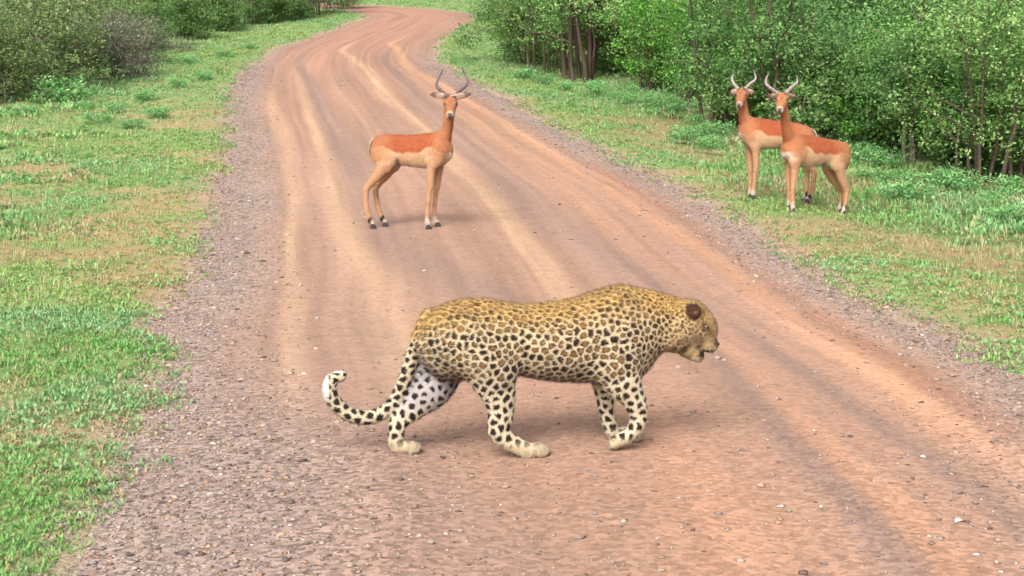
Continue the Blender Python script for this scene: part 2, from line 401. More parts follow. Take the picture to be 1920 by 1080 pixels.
# ---------------------------------------------------------------- bushes and trees
def tube(pts, rad, seg=6):
    pts = np.asarray(pts, float); n = len(pts); V = []; F = []
    for i in range(n):
        t = pts[min(i+1, n-1)]-pts[max(i-1, 0)]; t /= np.linalg.norm(t)+1e-9
        a = np.cross(t, [0.3, .9, .1]); a /= np.linalg.norm(a)+1e-9; b = np.cross(t, a)
        for s in range(seg):
            th = 2*math.pi*s/seg; V.append(pts[i]+rad[i]*(math.cos(th)*a+math.sin(th)*b))
    for i in range(n-1):
        for s in range(seg):
            F.append((i*seg+s, i*seg+(s+1) % seg, (i+1)*seg+(s+1) % seg, (i+1)*seg+s))
    return np.array(V), np.array(F)
def bend(p0, p1, r, n=7, amp=.08):
    p0, p1 = np.array(p0, float), np.array(p1, float); L = np.linalg.norm(p1-p0); t = np.linspace(0, 1, n)[:, None]
    w_ = np.cumsum(r.normal(0, amp*L/n*1.6, (n, 3)), 0); w_ -= w_[0]; w_ *= np.linspace(0, 1, n)[:, None]**.5
    return p0+(p1-p0)*t+w_
def make_bush(seed, H, W, stems, bare_to, nclus, per, leaf, pal, stem_r=.03, spread=.3, bark=((92,78,66),(134,120,104)), flat=1.0, twigs=0):
    """parts of one multi-stemmed bush: list of stem meshes and a crown of separate leaves grown round twig ends"""
    r = np.random.default_rng(seed); sv, sf, tips, tw = [], [], [], []
    bc0, bc1 = A(*bark[0]), A(*bark[1]); stem_list = []
    for s in range(stems):
        a = 2*math.pi*(s+r.random()*.8)/stems; rr = spread*r.uniform(.05, .35)
        b0 = np.array([math.cos(a)*rr, math.sin(a)*rr, -.06]); top = np.array([math.cos(a)*W*r.uniform(.15, .6), math.sin(a)*W*r.uniform(.15, .6), H*r.uniform(.62, .9)])
        P = bend(b0, top, r, 9, .16); rad = stem_r*r.uniform(.7, 1.25)*np.linspace(1, .25, 9)
        V, F = tube(P, rad); vs, fs, o = [V], [F], len(V)
        for q in range(r.integers(4, 7)):
            i = r.integers(2, 8); st = P[i]; a2 = a+r.normal(0, 1.1)
            if st[2] < bare_to*.6: continue
            en = st+np.array([math.cos(a2), math.sin(a2), r.uniform(.0, .9)])*W*r.uniform(.3, .65)
            en[2] = min(en[2], H*.97); B = bend(st, en, r, 5, .15)
            V, F = tube(B, rad[i]*np.linspace(.6, .2, 5), 5); vs.append(V); fs.append(F+o); o += len(V); tips += [B[-1], B[-2], B[3]*.5+B[2]*.5]
        tips += [P[-1], P[-2]]
        stem_list.append((np.concatenate(vs), [tuple(f) for F in fs for f in F], mix(bc0, bc1, r.random(o)*.8)))
    # leaf clumps: twig ends and the outer part of the crown's volume
    lob = [(r.normal(0, .38, 2)*W, r.uniform(bare_to+.15*(H-bare_to), H*.9)) for _ in range(9)]
    C = []
    tips = np.array(tips)
    for q in range(nclus):
        if r.random() < .4: C.append(tips[r.integers(len(tips))]+r.normal(0, .13, 3)*W)
        else:
            l = lob[r.integers(9)]; d = r.normal(0, 1, 3); d /= np.linalg.norm(d); k = r.uniform(.55, 1.0)**.5
            C.append(np.array([l[0][0], l[0][1], l[1]])+d*np.array([W*.46, W*.46, H*.2*flat])*k)
    C = np.array(C); C[:, 2] = np.clip(C[:, 2], bare_to*r.uniform(.75, 1.3, len(C)), H*1.05)
    n = len(C)*per; cen = np.repeat(C, per, 0); cr = np.repeat(r.uniform(.07, .17, len(C)), per)*(.6+.25*W)
    pos = cen+r.normal(0, 1, (n, 3))*cr[:, None]*np.array([1, 1, .6])
    a = r.random(n)*6.283; tilt = r.normal(.15, .55, n)
    d = np.stack([np.cos(a)*np.cos(tilt), np.sin(a)*np.cos(tilt), np.sin(tilt)], 1)
    up = r.normal(0, .55, (n, 3))+np.array([0, 0, 1.]); sd = np.cross(d, up); sd /= np.linalg.norm(sd, axis=1)[:, None]+1e-9
    L = leaf*r.uniform(.6, 1.35, n); Wd = L*r.uniform(.45, .65, n)
    v = np.stack([pos-d*L[:, None]*.5, pos-sd*Wd[:, None]*.5, pos+d*L[:, None]*.5, pos+sd*Wd[:, None]*.5], 1)
    pal = np.array([A(*p) for p in pal]); ci = np.repeat(r.random(len(C)), per)+r.normal(0, .16, n)
    ci = np.clip(ci, 0, .999)*(len(pal)-1); i0 = ci.astype(int); fr = (ci-i0)
    c = mix(pal[i0], pal[i0+1], fr)*r.uniform(.8, 1.18, (n, 1))
    f = (np.arange(n)*4)[:, None]+np.array([0, 1, 2, 3])
    tv = None
    if twigs:
        tvs, tfs, o = [], [], 0
        for q in range(twigs):
            p0 = C[r.integers(len(C))]*np.array([.8, .8, .8]); p1 = p0+r.normal(0, .22, 3)*W+np.array([0, 0, .08])
            p1[2] = max(p1[2], .08)
            V, F = tube(bend(p0, p1, r, 4, .2), .007*np.linspace(1, .5, 4), 4); tvs.append(V); tfs.append(F+o); o += len(V)
        tv = (np.concatenate(tvs), np.concatenate(tfs), np.tile(A(176,160,150), (o, 1))*r.uniform(.7, 1.15, (o, 1)))
    return stem_list, (v.reshape(-1, 3), f, np.repeat(c, 4, 0)), tv
PAL_GREEN = [(104,152,84), (134,188,102), (164,214,122), (190,228,138), (206,238,156)]
PAL_BRIGHT = [(92,164,62), (118,196,76), (148,216,96), (174,228,116)]
PAL_DARK = [(98,144,88), (124,174,102), (150,200,118), (174,218,134)]
PAL_OLIVE = [(104,134,82), (134,166,102), (164,190,120), (190,206,144), (148,180,108)]
PAL_GREY = [(134,138,112), (164,162,140), (146,162,118), (184,180,164), (120,138,100)]
PAL_MINT = [(118,190,106), (146,212,126), (170,224,148), (188,232,158)]
KIND = {
 # seed, H, W, stems, bare_to, clusters, per, leaf, palette, kwargs
 'tall':   (1, 3.8, 1.35, 5, .62, 340, 32, .062, PAL_GREEN, dict(stem_r=.032, spread=.9)),
 'tall2':  (2, 3.9, 1.5, 6, .60, 380, 32, .062, PAL_DARK, dict(stem_r=.036, spread=1.0)),
 'trunky': (3, 4.3, 1.7, 8, .75, 420, 30, .066, PAL_GREEN, dict(stem_r=.052, spread=1.3, bark=((78,64,54),(124,106,94)))),
 'mid':    (4, 2.3, .95, 6, .28, 240, 30, .058, PAL_BRIGHT, dict(stem_r=.018, spread=.6)),
 'fork':   (5, 3.6, 1.5, 3, .6, 340, 32, .060, PAL_DARK, dict(stem_r=.045, spread=.4, bark=((150,130,112),(196,184,166)))),
 'round':  (6, 3.3, 1.45, 6, .55, 380, 32, .060, PAL_GREEN, dict(stem_r=.034, spread=1.1)),
 'olive':  (7, 2.3, 1.5, 6, .02, 620, 34, .062, PAL_OLIVE, dict(stem_r=.022, spread=.9, twigs=110)),
 'dry':    (8, 1.25, 1.1, 7, .02, 330, 28, .052, PAL_GREY, dict(stem_r=.014, spread=.7, twigs=220)),
 'low':    (9, .42, .75, 5, .0, 90, 18, .065, PAL_MINT, dict(stem_r=.008, spread=.3)),
 'low2':   (10, .36, .65, 5, .0, 70, 18, .07, PAL_MINT, dict(stem_r=.008, spread=.3)),
 'hedge':  (13, 1.7, 1.35, 6, .0, 520, 32, .075, [(96,140,78), (124,168,94), (150,190,110), (172,204,128), (128,160,96)], dict(stem_r=.02, spread=.9)),
 'dense':  (12, 3.2, 1.8, 5, .15, 440, 30, .07, PAL_DARK, dict(stem_r=.03, spread=.9)),
}
PROTO = {}; USED = {}
NAMES = {'tall': 'multi_stemmed_tree', 'tall2': 'multi_stemmed_tree', 'trunky': 'multi_stemmed_tree', 'mid': 'leafy_bush', 'fork': 'forked_tree', 'round': 'multi_stemmed_tree',
         'olive': 'scrub_bush', 'dry': 'twiggy_bush', 'low': 'low_herb_clump', 'low2': 'low_herb_clump', 'dense': 'dense_bush', 'hedge': 'rounded_bush'}
def plant(kind, px, py, label, cat, group=None, sc=1.0, rz=None, loc=None):
    if loc is None: p = gpt(px, py); loc = (p[0], p[1])
    z = float(surf_z(loc[0], loc[1]))
    if kind not in PROTO:
        s, H, W, st, bt, nc, per, lf, pal, kw = KIND[kind]; stems, crown, tw = make_bush(s, H, W, st, bt, nc, per, lf, pal, **kw)
        root = empty(NAMES[kind], (0, 0, 0))
        for V, F, c in stems: mesh_obj('trunk', V, F, M_bark, root, c, True)
        mesh_obj('crown', crown[0], crown[1], M_leaf, root, crown[2])
        if tw: tag(mesh_obj('dry_twigs', tw[0], tw[1], M_bark, root, tw[2]), kind='stuff')
        PROTO[kind] = root; o = root
    else: o = copy_tree(PROTO[kind])
    o.location = (loc[0], loc[1], z); o.rotation_euler = (0, 0, rng.random()*6.28 if rz is None else rz); o.scale = (sc, sc, sc*rng.uniform(.94, 1.06))
    for k in ('label', 'category', 'group'):
        if k in o: del o[k]
    return tag(o, label, cat, group)

# right of the road, front row
plant('trunky', 1098, 152, 'tree with a cluster of thick dark trunks standing side by side', 'tree', rz=.4)
plant('tall', 1015, 138, 'slim-stemmed tree beside the thick dark trunks, on their road side', 'tree', sc=.9)
plant('mid', 1215, 168, 'bright green rounded bush between the dark-trunked tree and the antelope pair', 'bush')
plant('mid', 1290, 185, 'smaller bright green bush touching the bright rounded bush', 'bush', sc=.8)
plant('tall2', 1345, 232, 'tree with slender bent stems just behind the antelope pair', 'tree', sc=.85)
plant('tall2', 1470, 262, 'dark green tree with thin upright stems directly behind the antelope heads', 'tree', sc=.95)
plant('dense', 1585, 270, 'dense dark bush behind the rump of the antelope pair', 'bush', sc=.6)
plant('fork', 1712, 312, 'tree with one pale forked trunk and spreading branches', 'tree', sc=.75, rz=2.2)
plant('round', 1838, 352, 'bright leafy tree with a bowl of spreading lower stems by the verge', 'tree', sc=.78, rz=1.0)
plant('tall', 1935, 345, 'tree with several thin upright stems next to the bowl-stemmed tree', 'tree', sc=.8)
plant('tall', 912, 18, 'small thin-trunked tree standing at the bend of the road', 'tree', sc=.42)
plant('mid', 1410, 240, 'fresh green bush low among the stems behind the rear antelope', 'bush', sc=.7)
plant('mid', 1640, 285, 'leafy bush filling the gap between the antelope rumps and the pale forked tree', 'bush', sc=.8)
plant('mid', 1775, 318, 'leafy bush between the pale forked tree and the bowl-stemmed tree', 'bush', sc=.75)
plant('mid', 1060, 128, 'small light bush at the feet of the slim-stemmed tree', 'bush', sc=.45)
plant('hedge', 1395, 228, 'full leafy bush right behind the rear antelope', 'bush', sc=.62)
plant('hedge', 1565, 258, 'full leafy bush hiding the stems behind the front antelope', 'bush', sc=.85)
plant('hedge', 1680, 285, 'full leafy bush behind the pale forked tree', 'bush', sc=.8)
plant('hedge', 1800, 318, 'full leafy bush behind the bowl-stemmed tree', 'bush', sc=.8)
plant('hedge', 1905, 330, 'full leafy bush among the thin upright stems', 'bush', sc=.75)
plant('hedge', 1150, 138, 'full leafy bush beside the thick dark trunks, away from the road', 'bush', sc=.75)
plant('hedge', 1270, 165, 'full leafy bush behind the two bright green bushes', 'bush', sc=.9)
# behind the front row
gp = 'thicket behind the front row on the right'; lb = 'leafy green tree deep in the thicket behind the front-row trees'
back = [('tall2', 1060, 92), ('dense', 1150, 96), ('tall', 990, 66), ('dense', 1240, 120), ('round', 1330, 150), ('dense', 1420, 190), ('tall2', 1530, 200), ('dense', 1640, 225),
        ('round', 1600, 180), ('dense', 1760, 255), ('tall', 1680, 240), ('round', 1850, 260), ('dense', 1900, 290), ('dense', 1120, 60), ('round', 1040, 45), ('dense', 960, 36),
        ('dense', 1330, 105), ('tall2', 1440, 120), ('dense', 1560, 140), ('dense', 1720, 180), ('dense', 1880, 210), ('tall2', 1200, 70), ('dense', 1260, 50), ('tall', 1015, 22), ('dense', 1030, 18), ('dense', 1400, 70), ('dense', 1650, 110), ('dense', 1830, 150), ('dense', 1980, 250)]
for k, a, b in back: plant(k, a, b, lb, 'tree' if k != 'dense' else 'tree', gp, sc=rng.uniform(.85, 1.1))
# left of the road
plant('olive', 60, 168, 'big olive-green scrub bush with small leaves, where the verge ends', 'bush', sc=.95)
plant('olive', -20, 195, 'olive scrub bush partly cut off beside the big olive bush', 'bush', sc=.8)
plant('olive', 150, 128, 'olive scrub bush growing behind the grey twiggy bush', 'bush', sc=.85)
plant('dry', 205, 150, 'grey twiggy half-bare bush leaning out over the grass', 'bush', sc=1.05)
plant('dry', 262, 118, 'smaller grey twiggy bush next to the half-bare one', 'bush', sc=.75)
plant('low2', 118, 192, 'deep green low herb clump at the foot of the olive bush', 'herb', sc=1.1)
plant('mid', 235, 62, 'yellow-green leafy bush behind the grey twigs', 'bush', sc=.8)
plant('hedge', 330, 72, 'dark bush standing back from the left verge, first of the row to the bend', 'bush', sc=.9)
plant('hedge', 405, 58, 'olive bush second in the row leading to the bend', 'bush', sc=.85)
plant('dense', 470, 46, 'dark bush third in the row leading to the bend', 'bush', sc=.6)
plant('hedge', 545, 36, 'olive bush fourth in the row leading to the bend', 'bush', sc=.8)
plant('dry', 600, 26, 'greyish bush near the end of the row at the bend', 'bush', sc=1.3)
plant('hedge', 500, 42, 'pale bush squeezed between third and fourth of the row to the bend', 'bush', sc=.8)
plant('hedge', 270, 92, 'light green bush between the grey twigs and the row to the bend', 'bush', sc=.7)
plant('hedge', 985, 118, 'light green bush on the road side of the slim-stemmed tree', 'bush', sc=.75)
plant('hedge', 1000, 62, 'light green bush close to the inside of the road bend', 'bush', sc=.75)
plant('olive', 640, 16, 'brownish bush closing the row where the road disappears', 'bush', sc=.65)
gp = 'scrub behind the left row'; lb = 'tree in the scrub behind the left-hand row of bushes'
for k, a, b in [('dense', 60, 95), ('tall', 150, 75), ('dense', -60, 120), ('dense', 300, 30), ('tall', 380, 22), ('dense', 450, 14), ('dense', 530, 8), ('dense', 200, 30), ('dense', 80, 40), ('tall2', 0, 60)]:
    plant(k, a, b, lb, 'tree', gp, sc=rng.uniform(.8, 1.0))
# beyond the bend, so that no bare skyline shows
gp = 'trees beyond the bend'; lb = 'distant green tree on the rise beyond the road bend'
for q in range(20):
    y_ = rng.uniform(84, 112); x_ = rng.uniform(-.42*y_, .42*y_); plant('dense' if q % 3 else 'round', 0, 0, lb, 'tree', gp, sc=rng.uniform(1.1, 1.5), loc=(x_, y_))
# low herbs on the right verge
gp = 'low herb clumps on the right verge'; lb = 'knee-high fresh green herb clump on the right verge'
for a, b in [(1120,178),(1160,188),(1195,195),(1240,205),(1265,212),(1300,235),(1335,258),(1060,170),(1020,160),(985,150),(1180,176),(1600,300),(1650,318),(1690,345),(1740,352),(1790,362),(1630,345),(1860,385),(1900,372),(1330,280),(1290,262),(1700,380),(1890,420),(1560,320)]:
    plant('low' if rng.random() < .6 else 'low2', a, b, lb, 'herb', gp, sc=rng.uniform(.35, .62))
gp = 'low herb clumps on the left verge'; lb = 'ankle-high green herb clump on the left verge'
for a, b in [(60,215),(160,205),(215,212),(270,190),(330,165),(380,150),(300,222),(350,120),(180,232),(250,240),(420,108),(470,92)]:
    plant('low' if rng.random() < .6 else 'low2', a, b, lb, 'herb', gp, sc=rng.uniform(.28, .45))
# white fallen twig at the right verge
_a, _b = gpt(1898, 392), gpt(1924, 372); z0 = float(surf_z(_a[0], _a[1]))
_P = bend([_a[0]-.01, _a[1], z0+.005], [_a[0]+.19, _a[1]+.03, z0+.12], np.random.default_rng(3), 6, .12)
V, F = tube(_P, [.012, .014, .013, .012, .010, .007], 6)
tag(mesh_obj('bleached_branch', V, F, vcol_mat('bleached_wood', .8, .2, grain=.1), col=np.tile(A(232,232,230), (len(V), 1)), smooth=True), 'short bleached white branch lying in the verge grass', 'branch')

# ---------------------------------------------------------------- animals: bodies as one blended surface
class Frame:
    """stance of an animal: O ground anchor, F heading, N horizontal direction of the flank that faces the viewer"""
    def __init__(s, O, F):
        s.O = np.array(O, float); F = np.array([F[0], F[1], 0.]); s.F = F/np.linalg.norm(F)
        n = np.array([-s.F[1], s.F[0], 0]); s.N = n if n[1] < 0 else -n
    def pix(s, px, py, b=0.):
        """point (relative to O) of a pixel's ray on the upright plane b metres toward the viewer from the animal's mid plane"""
        r = ray(px, py); t = (b-np.dot(CO-s.O, s.N))/np.dot(r, s.N); return CO+r*t-s.O
    def grd(s, px, b, z):
        """point on that plane at height z above the anchor, in pixel column px"""
        lo, hi = -2000., 3000.
        for _ in range(60):
            m = (lo+hi)/2
            if s.pix(px, m, b)[2] > z: lo = m
            else: hi = m
        return s.pix(px, (lo+hi)/2, b)
def crom(P, R, step):
    P = np.asarray(P, float); R = np.asarray(R, float); n = len(P); out, ro = [], []
    for i in range(n-1):
        p0, p1, p2, p3 = P[max(i-1, 0)], P[i], P[i+1], P[min(i+2, n-1)]; k = max(2, int(np.linalg.norm(p2-p1)/step))
        for j in range(k):
            t = j/k; out.append(.5*((2*p1)+(-p0+p2)*t+(2*p0-5*p1+4*p2-p3)*t*t+(-p0+3*p1-3*p2+p3)*t**3)); tt = t*t*(3-2*t); ro.append(R[i]*(1-tt)+R[i+1]*tt)
    out.append(P[-1]); ro.append(R[-1]); return np.array(out), np.array(ro)
class Prim:
    def __init__(s, f, lo, hi, k, tag): s.f, s.lo, s.hi, s.k, s.tag = f, np.array(lo), np.array(hi), k, tag
def chain(P, Rr, N=None, flat=1.0, k=.02, tag='', step=.025):
    C, r = crom(P, Rr, step)
    def f(X):
        best = np.full(len(X), 9.)
        for i in range(len(C)-1):
            a, b = C[i], C[i+1]; ab = b-a; L2 = ab@ab+1e-12
            t = np.clip(((X-a)@ab)/L2, 0, 1); q = X-(a+t[:, None]*ab)
            if flat != 1.0:
                n = q@N; q = q+np.outer(n*(1/flat-1), N)
            d = np.sqrt((q*q).sum(1))-(r[i]*(1-t)+r[i+1]*t)
            np.minimum(best, d, out=best)
        return best*(flat if flat < 1 else 1)**.5
    m = r.max()*max(1, flat)
    return Prim(f, C.min(0)-m, C.max(0)+m, k, tag)
def ell(c, ax, rad, k=.02, tag=''):
    """ellipsoid: centre, 3 axes (rows), 3 radii"""
    c = np.array(c, float); M = np.array(ax, float); rad = np.array(rad, float)
    def f(X):
        q = (X-c)@M.T; u = np.sqrt(((q/rad)**2).sum(1)); g = np.sqrt(((q/rad**2)**2).sum(1))+1e-9
        return u*(u-1)/g
    return Prim(f, c-rad.max(), c+rad.max(), k, tag)
def loft(fr, A_, T, B, W, k=.03, tag='trunk'):
    """trunk: stations along the heading with top, bottom and half width"""
    o = np.argsort(A_); A_, T, B, W = [np.asarray(v, float)[o] for v in (A_, T, B, W)]
    aa = np.linspace(A_[0], A_[-1], 240); kk = np.hanning(17); kk /= kk.sum()
    sm = lambda v: np.convolve(np.pad(np.interp(aa, A_, v), 8, mode='edge'), kk, 'valid')
    T_, B_, W_ = sm(T), sm(B), sm(W)
    def par(X):
        a = X@fr.F; return a, np.interp(a, aa, T_), np.interp(a, aa, B_), np.interp(a, aa, W_)
    def f(X):
        a, t, b, w_ = par(X); h = np.maximum((t-b)/2, .01); z = (X[:, 2]-(t+b)/2)
        # fuller above, keel below
        u = np.sqrt(((X@fr.N)/w_)**2+(z/h)**2); d = (u-1)*np.minimum(h, w_)*.9
        return np.maximum(d, np.maximum(aa[0]-a, a-aa[-1]))
    ends = np.outer([aa[0], aa[-1]], fr.F)
    lo = np.array([ends[:, 0].min()-W_.max(), ends[:, 1].min()-W_.max(), B_.min()]); hi = np.array([ends[:, 0].max()+W_.max(), ends[:, 1].max()+W_.max(), T_.max()])
    p = Prim(f, lo, hi, k, tag); p.par = par; return p
def smin(a, b, k):
    h = np.clip(.5+.5*(b-a)/k, 0, 1); return b*(1-h)+a*h-k*h*(1-h)
def build_sdf(prims, h):
    lo = np.min([p.lo for p in prims], 0)-4*h; hi = np.max([p.hi for p in prims], 0)+4*h
    n = np.ceil((hi-lo)/h).astype(int)+1; D = np.full(n, .2, np.float32)
    for p in prims:
        m = p.k+3*h; i0 = np.maximum(np.floor((p.lo-m-lo)/h).astype(int), 0); i1 = np.minimum(np.ceil((p.hi+m-lo)/h).astype(int)+1, n)
        g = np.meshgrid(*[lo[q]+h*np.arange(i0[q], i1[q]) for q in range(3)], indexing='ij')
        X = np.stack([q.ravel() for q in g], 1); d = p.f(X).reshape(g[0].shape)
        s = tuple(slice(i0[q], i1[q]) for q in range(3)); D[s] = smin(D[s], d, p.k)
    return D, lo
def surface_nets(D, lo, h):
    S = D < 0; n = np.array(D.shape)
    cor = [(i, j, k) for i in (0, 1) for j in (0, 1) for k in (0, 1)]
    cnt = sum(S[i:n[0]-1+i, j:n[1]-1+j, k:n[2]-1+k].astype(np.int8) for i, j, k in cor)
    act = np.argwhere((cnt > 0) & (cnt < 8)); V = np.stack([D[act[:, 0]+i, act[:, 1]+j, act[:, 2]+k] for i, j, k in cor], 1)
    pos = np.zeros((len(act), 3)); c = np.zeros(len(act)); cc = np.array(cor, float)
    for a in range(8):
        for b in range(a+1, 8):
            if np.abs(cc[a]-cc[b]).sum() != 1: continue
            x = (V[:, a] < 0) != (V[:, b] < 0); t = np.where(x, V[:, a]/np.where(x, V[:, a]-V[:, b], 1), 0)
            pos += (cc[a]+t[:, None]*(cc[b]-cc[a]))*x[:, None]; c += x
    vert = lo+h*(act+pos/c[:, None]); I = np.full(n-1, -1); I[tuple(act.T)] = np.arange(len(act)); F = []
    for ax in range(3):
        u, v = (ax+1) % 3, (ax+2) % 3; s0 = [slice(0, None)]*3; s1 = [slice(0, None)]*3; s0[ax] = slice(0, -1); s1[ax] = slice(1, None)
        e = np.argwhere(S[tuple(s0)] != S[tuple(s1)]); e = e[(e[:, u] > 0) & (e[:, v] > 0) & (e[:, u] < n[u]-1) & (e[:, v] < n[v]-1)]
        def cell(du, dv):
            q = e.copy(); q[:, u] -= du; q[:, v] -= dv; return I[tuple(q.T)]
        q = np.stack([cell(1, 1), cell(0, 1), cell(0, 0), cell(1, 0)], 1); inside = S[tuple(e.T)]
        q = np.where(inside[:, None], q, q[:, ::-1]); F.append(q)
    F = np.concatenate(F); F = F[(F >= 0).all(1)]
    return vert, F
def relax(V, F, it=2, lam=.5):
    e = np.concatenate([F[:, [0, 1]], F[:, [1, 2]], F[:, [2, 3]], F[:, [3, 0]]])
    for q in range(it):
        for l in (lam, -lam*1.04):
            s = np.zeros_like(V); c = np.zeros(len(V))
            for k in range(3): s[:, k] = np.bincount(e[:, 0], V[e[:, 1], k], len(V))+np.bincount(e[:, 1], V[e[:, 0], k], len(V))
            c = np.bincount(e[:, 0], minlength=len(V))+np.bincount(e[:, 1], minlength=len(V)); V = V+l*(s/c[:, None]-V)
    return V
def normals(V, F):
    fn = np.cross(V[F[:, 2]]-V[F[:, 0]], V[F[:, 3]]-V[F[:, 1]]); N_ = np.zeros_like(V)
    for k in range(3): N_[:, k] = sum(np.bincount(F[:, j], fn[:, k], len(V)) for j in range(4))
    return N_/(np.linalg.norm(N_, axis=1)[:, None]+1e-12)
def noise3(P, s, seed=0):
    x, y, z = (P*s).T; return (noise2(x+z*.7, y, seed)+noise2(y+x*.5, z, seed+3)+noise2(z+y*.6, x, seed+7))/3
def fur(name, V, N_, C, flow, n, length, width, lift, parent, mat, r, cv=.16):
    i = r.integers(0, len(V), n); p = V[i]+r.normal(0, .002, (n, 3)); nn = N_[i]
    f = flow[i]; f = f-nn*(f*nn).sum(1)[:, None]; f /= np.linalg.norm(f, axis=1)[:, None]+1e-6
    f = f+r.normal(0, .28, (n, 3)); L = (length[i] if isinstance(length, np.ndarray) else length)*r.uniform(.6, 1.3, n)
    tip = p+(f+nn*lift)*L[:, None]; sd = np.cross(f, nn); sd /= np.linalg.norm(sd, axis=1)[:, None]+1e-6
    root = p-nn*.002
    v = np.stack([root-sd*width, root+sd*width, tip], 1).reshape(-1, 3); c = np.repeat(C[i]*r.uniform(1-cv, 1+cv, (n, 1)), 3, 0)
    return mesh_obj(name, v, np.arange(n*3).reshape(-1, 3), mat, parent, c)
M_fur = vcol_mat('short_fur', .85, .12, grain=.10, gscale=120, sheen=.05)
M_iris, _t, _b = newmat('amber_eye', .12, .6); _b.inputs['Base Color'].default_value = (.20, .13, .04, 1)
M_eye, _t, _b = newmat('dark_eye', .12, .6); _b.inputs['Base Color'].default_value = (.012, .009, .006, 1)
M_horn = vcol_mat('horn', .55, .35, grain=.25, gscale=90, bump=.4, bscale=60)
M_hoof = vcol_mat('hoof', .5, .35, grain=.2)
def ico(name, c, rad, mat, parent, sub=2):
    bm = bmesh.new(); bmesh.ops.create_icosphere(bm, subdivisions=sub, radius=1)
    for v in bm.verts: v.co = Vector((v.co.x*rad[0]+c[0], v.co.y*rad[1]+c[1], v.co.z*rad[2]+c[2]))
    me = bpy.data.meshes.new(name); bm.to_mesh(me); bm.free(); me.materials.append(mat)
    for p in me.polygons: p.use_smooth = True
    o = bpy.data.objects.new(name, me); COL.objects.link(o); o.parent = parent; return o
def unit(v): v = np.asarray(v, float); return v/np.linalg.norm(v)
def frame3(f, up):
    f = unit(f); s = unit(np.cross(f, up)); return f, s, np.cross(s, f)

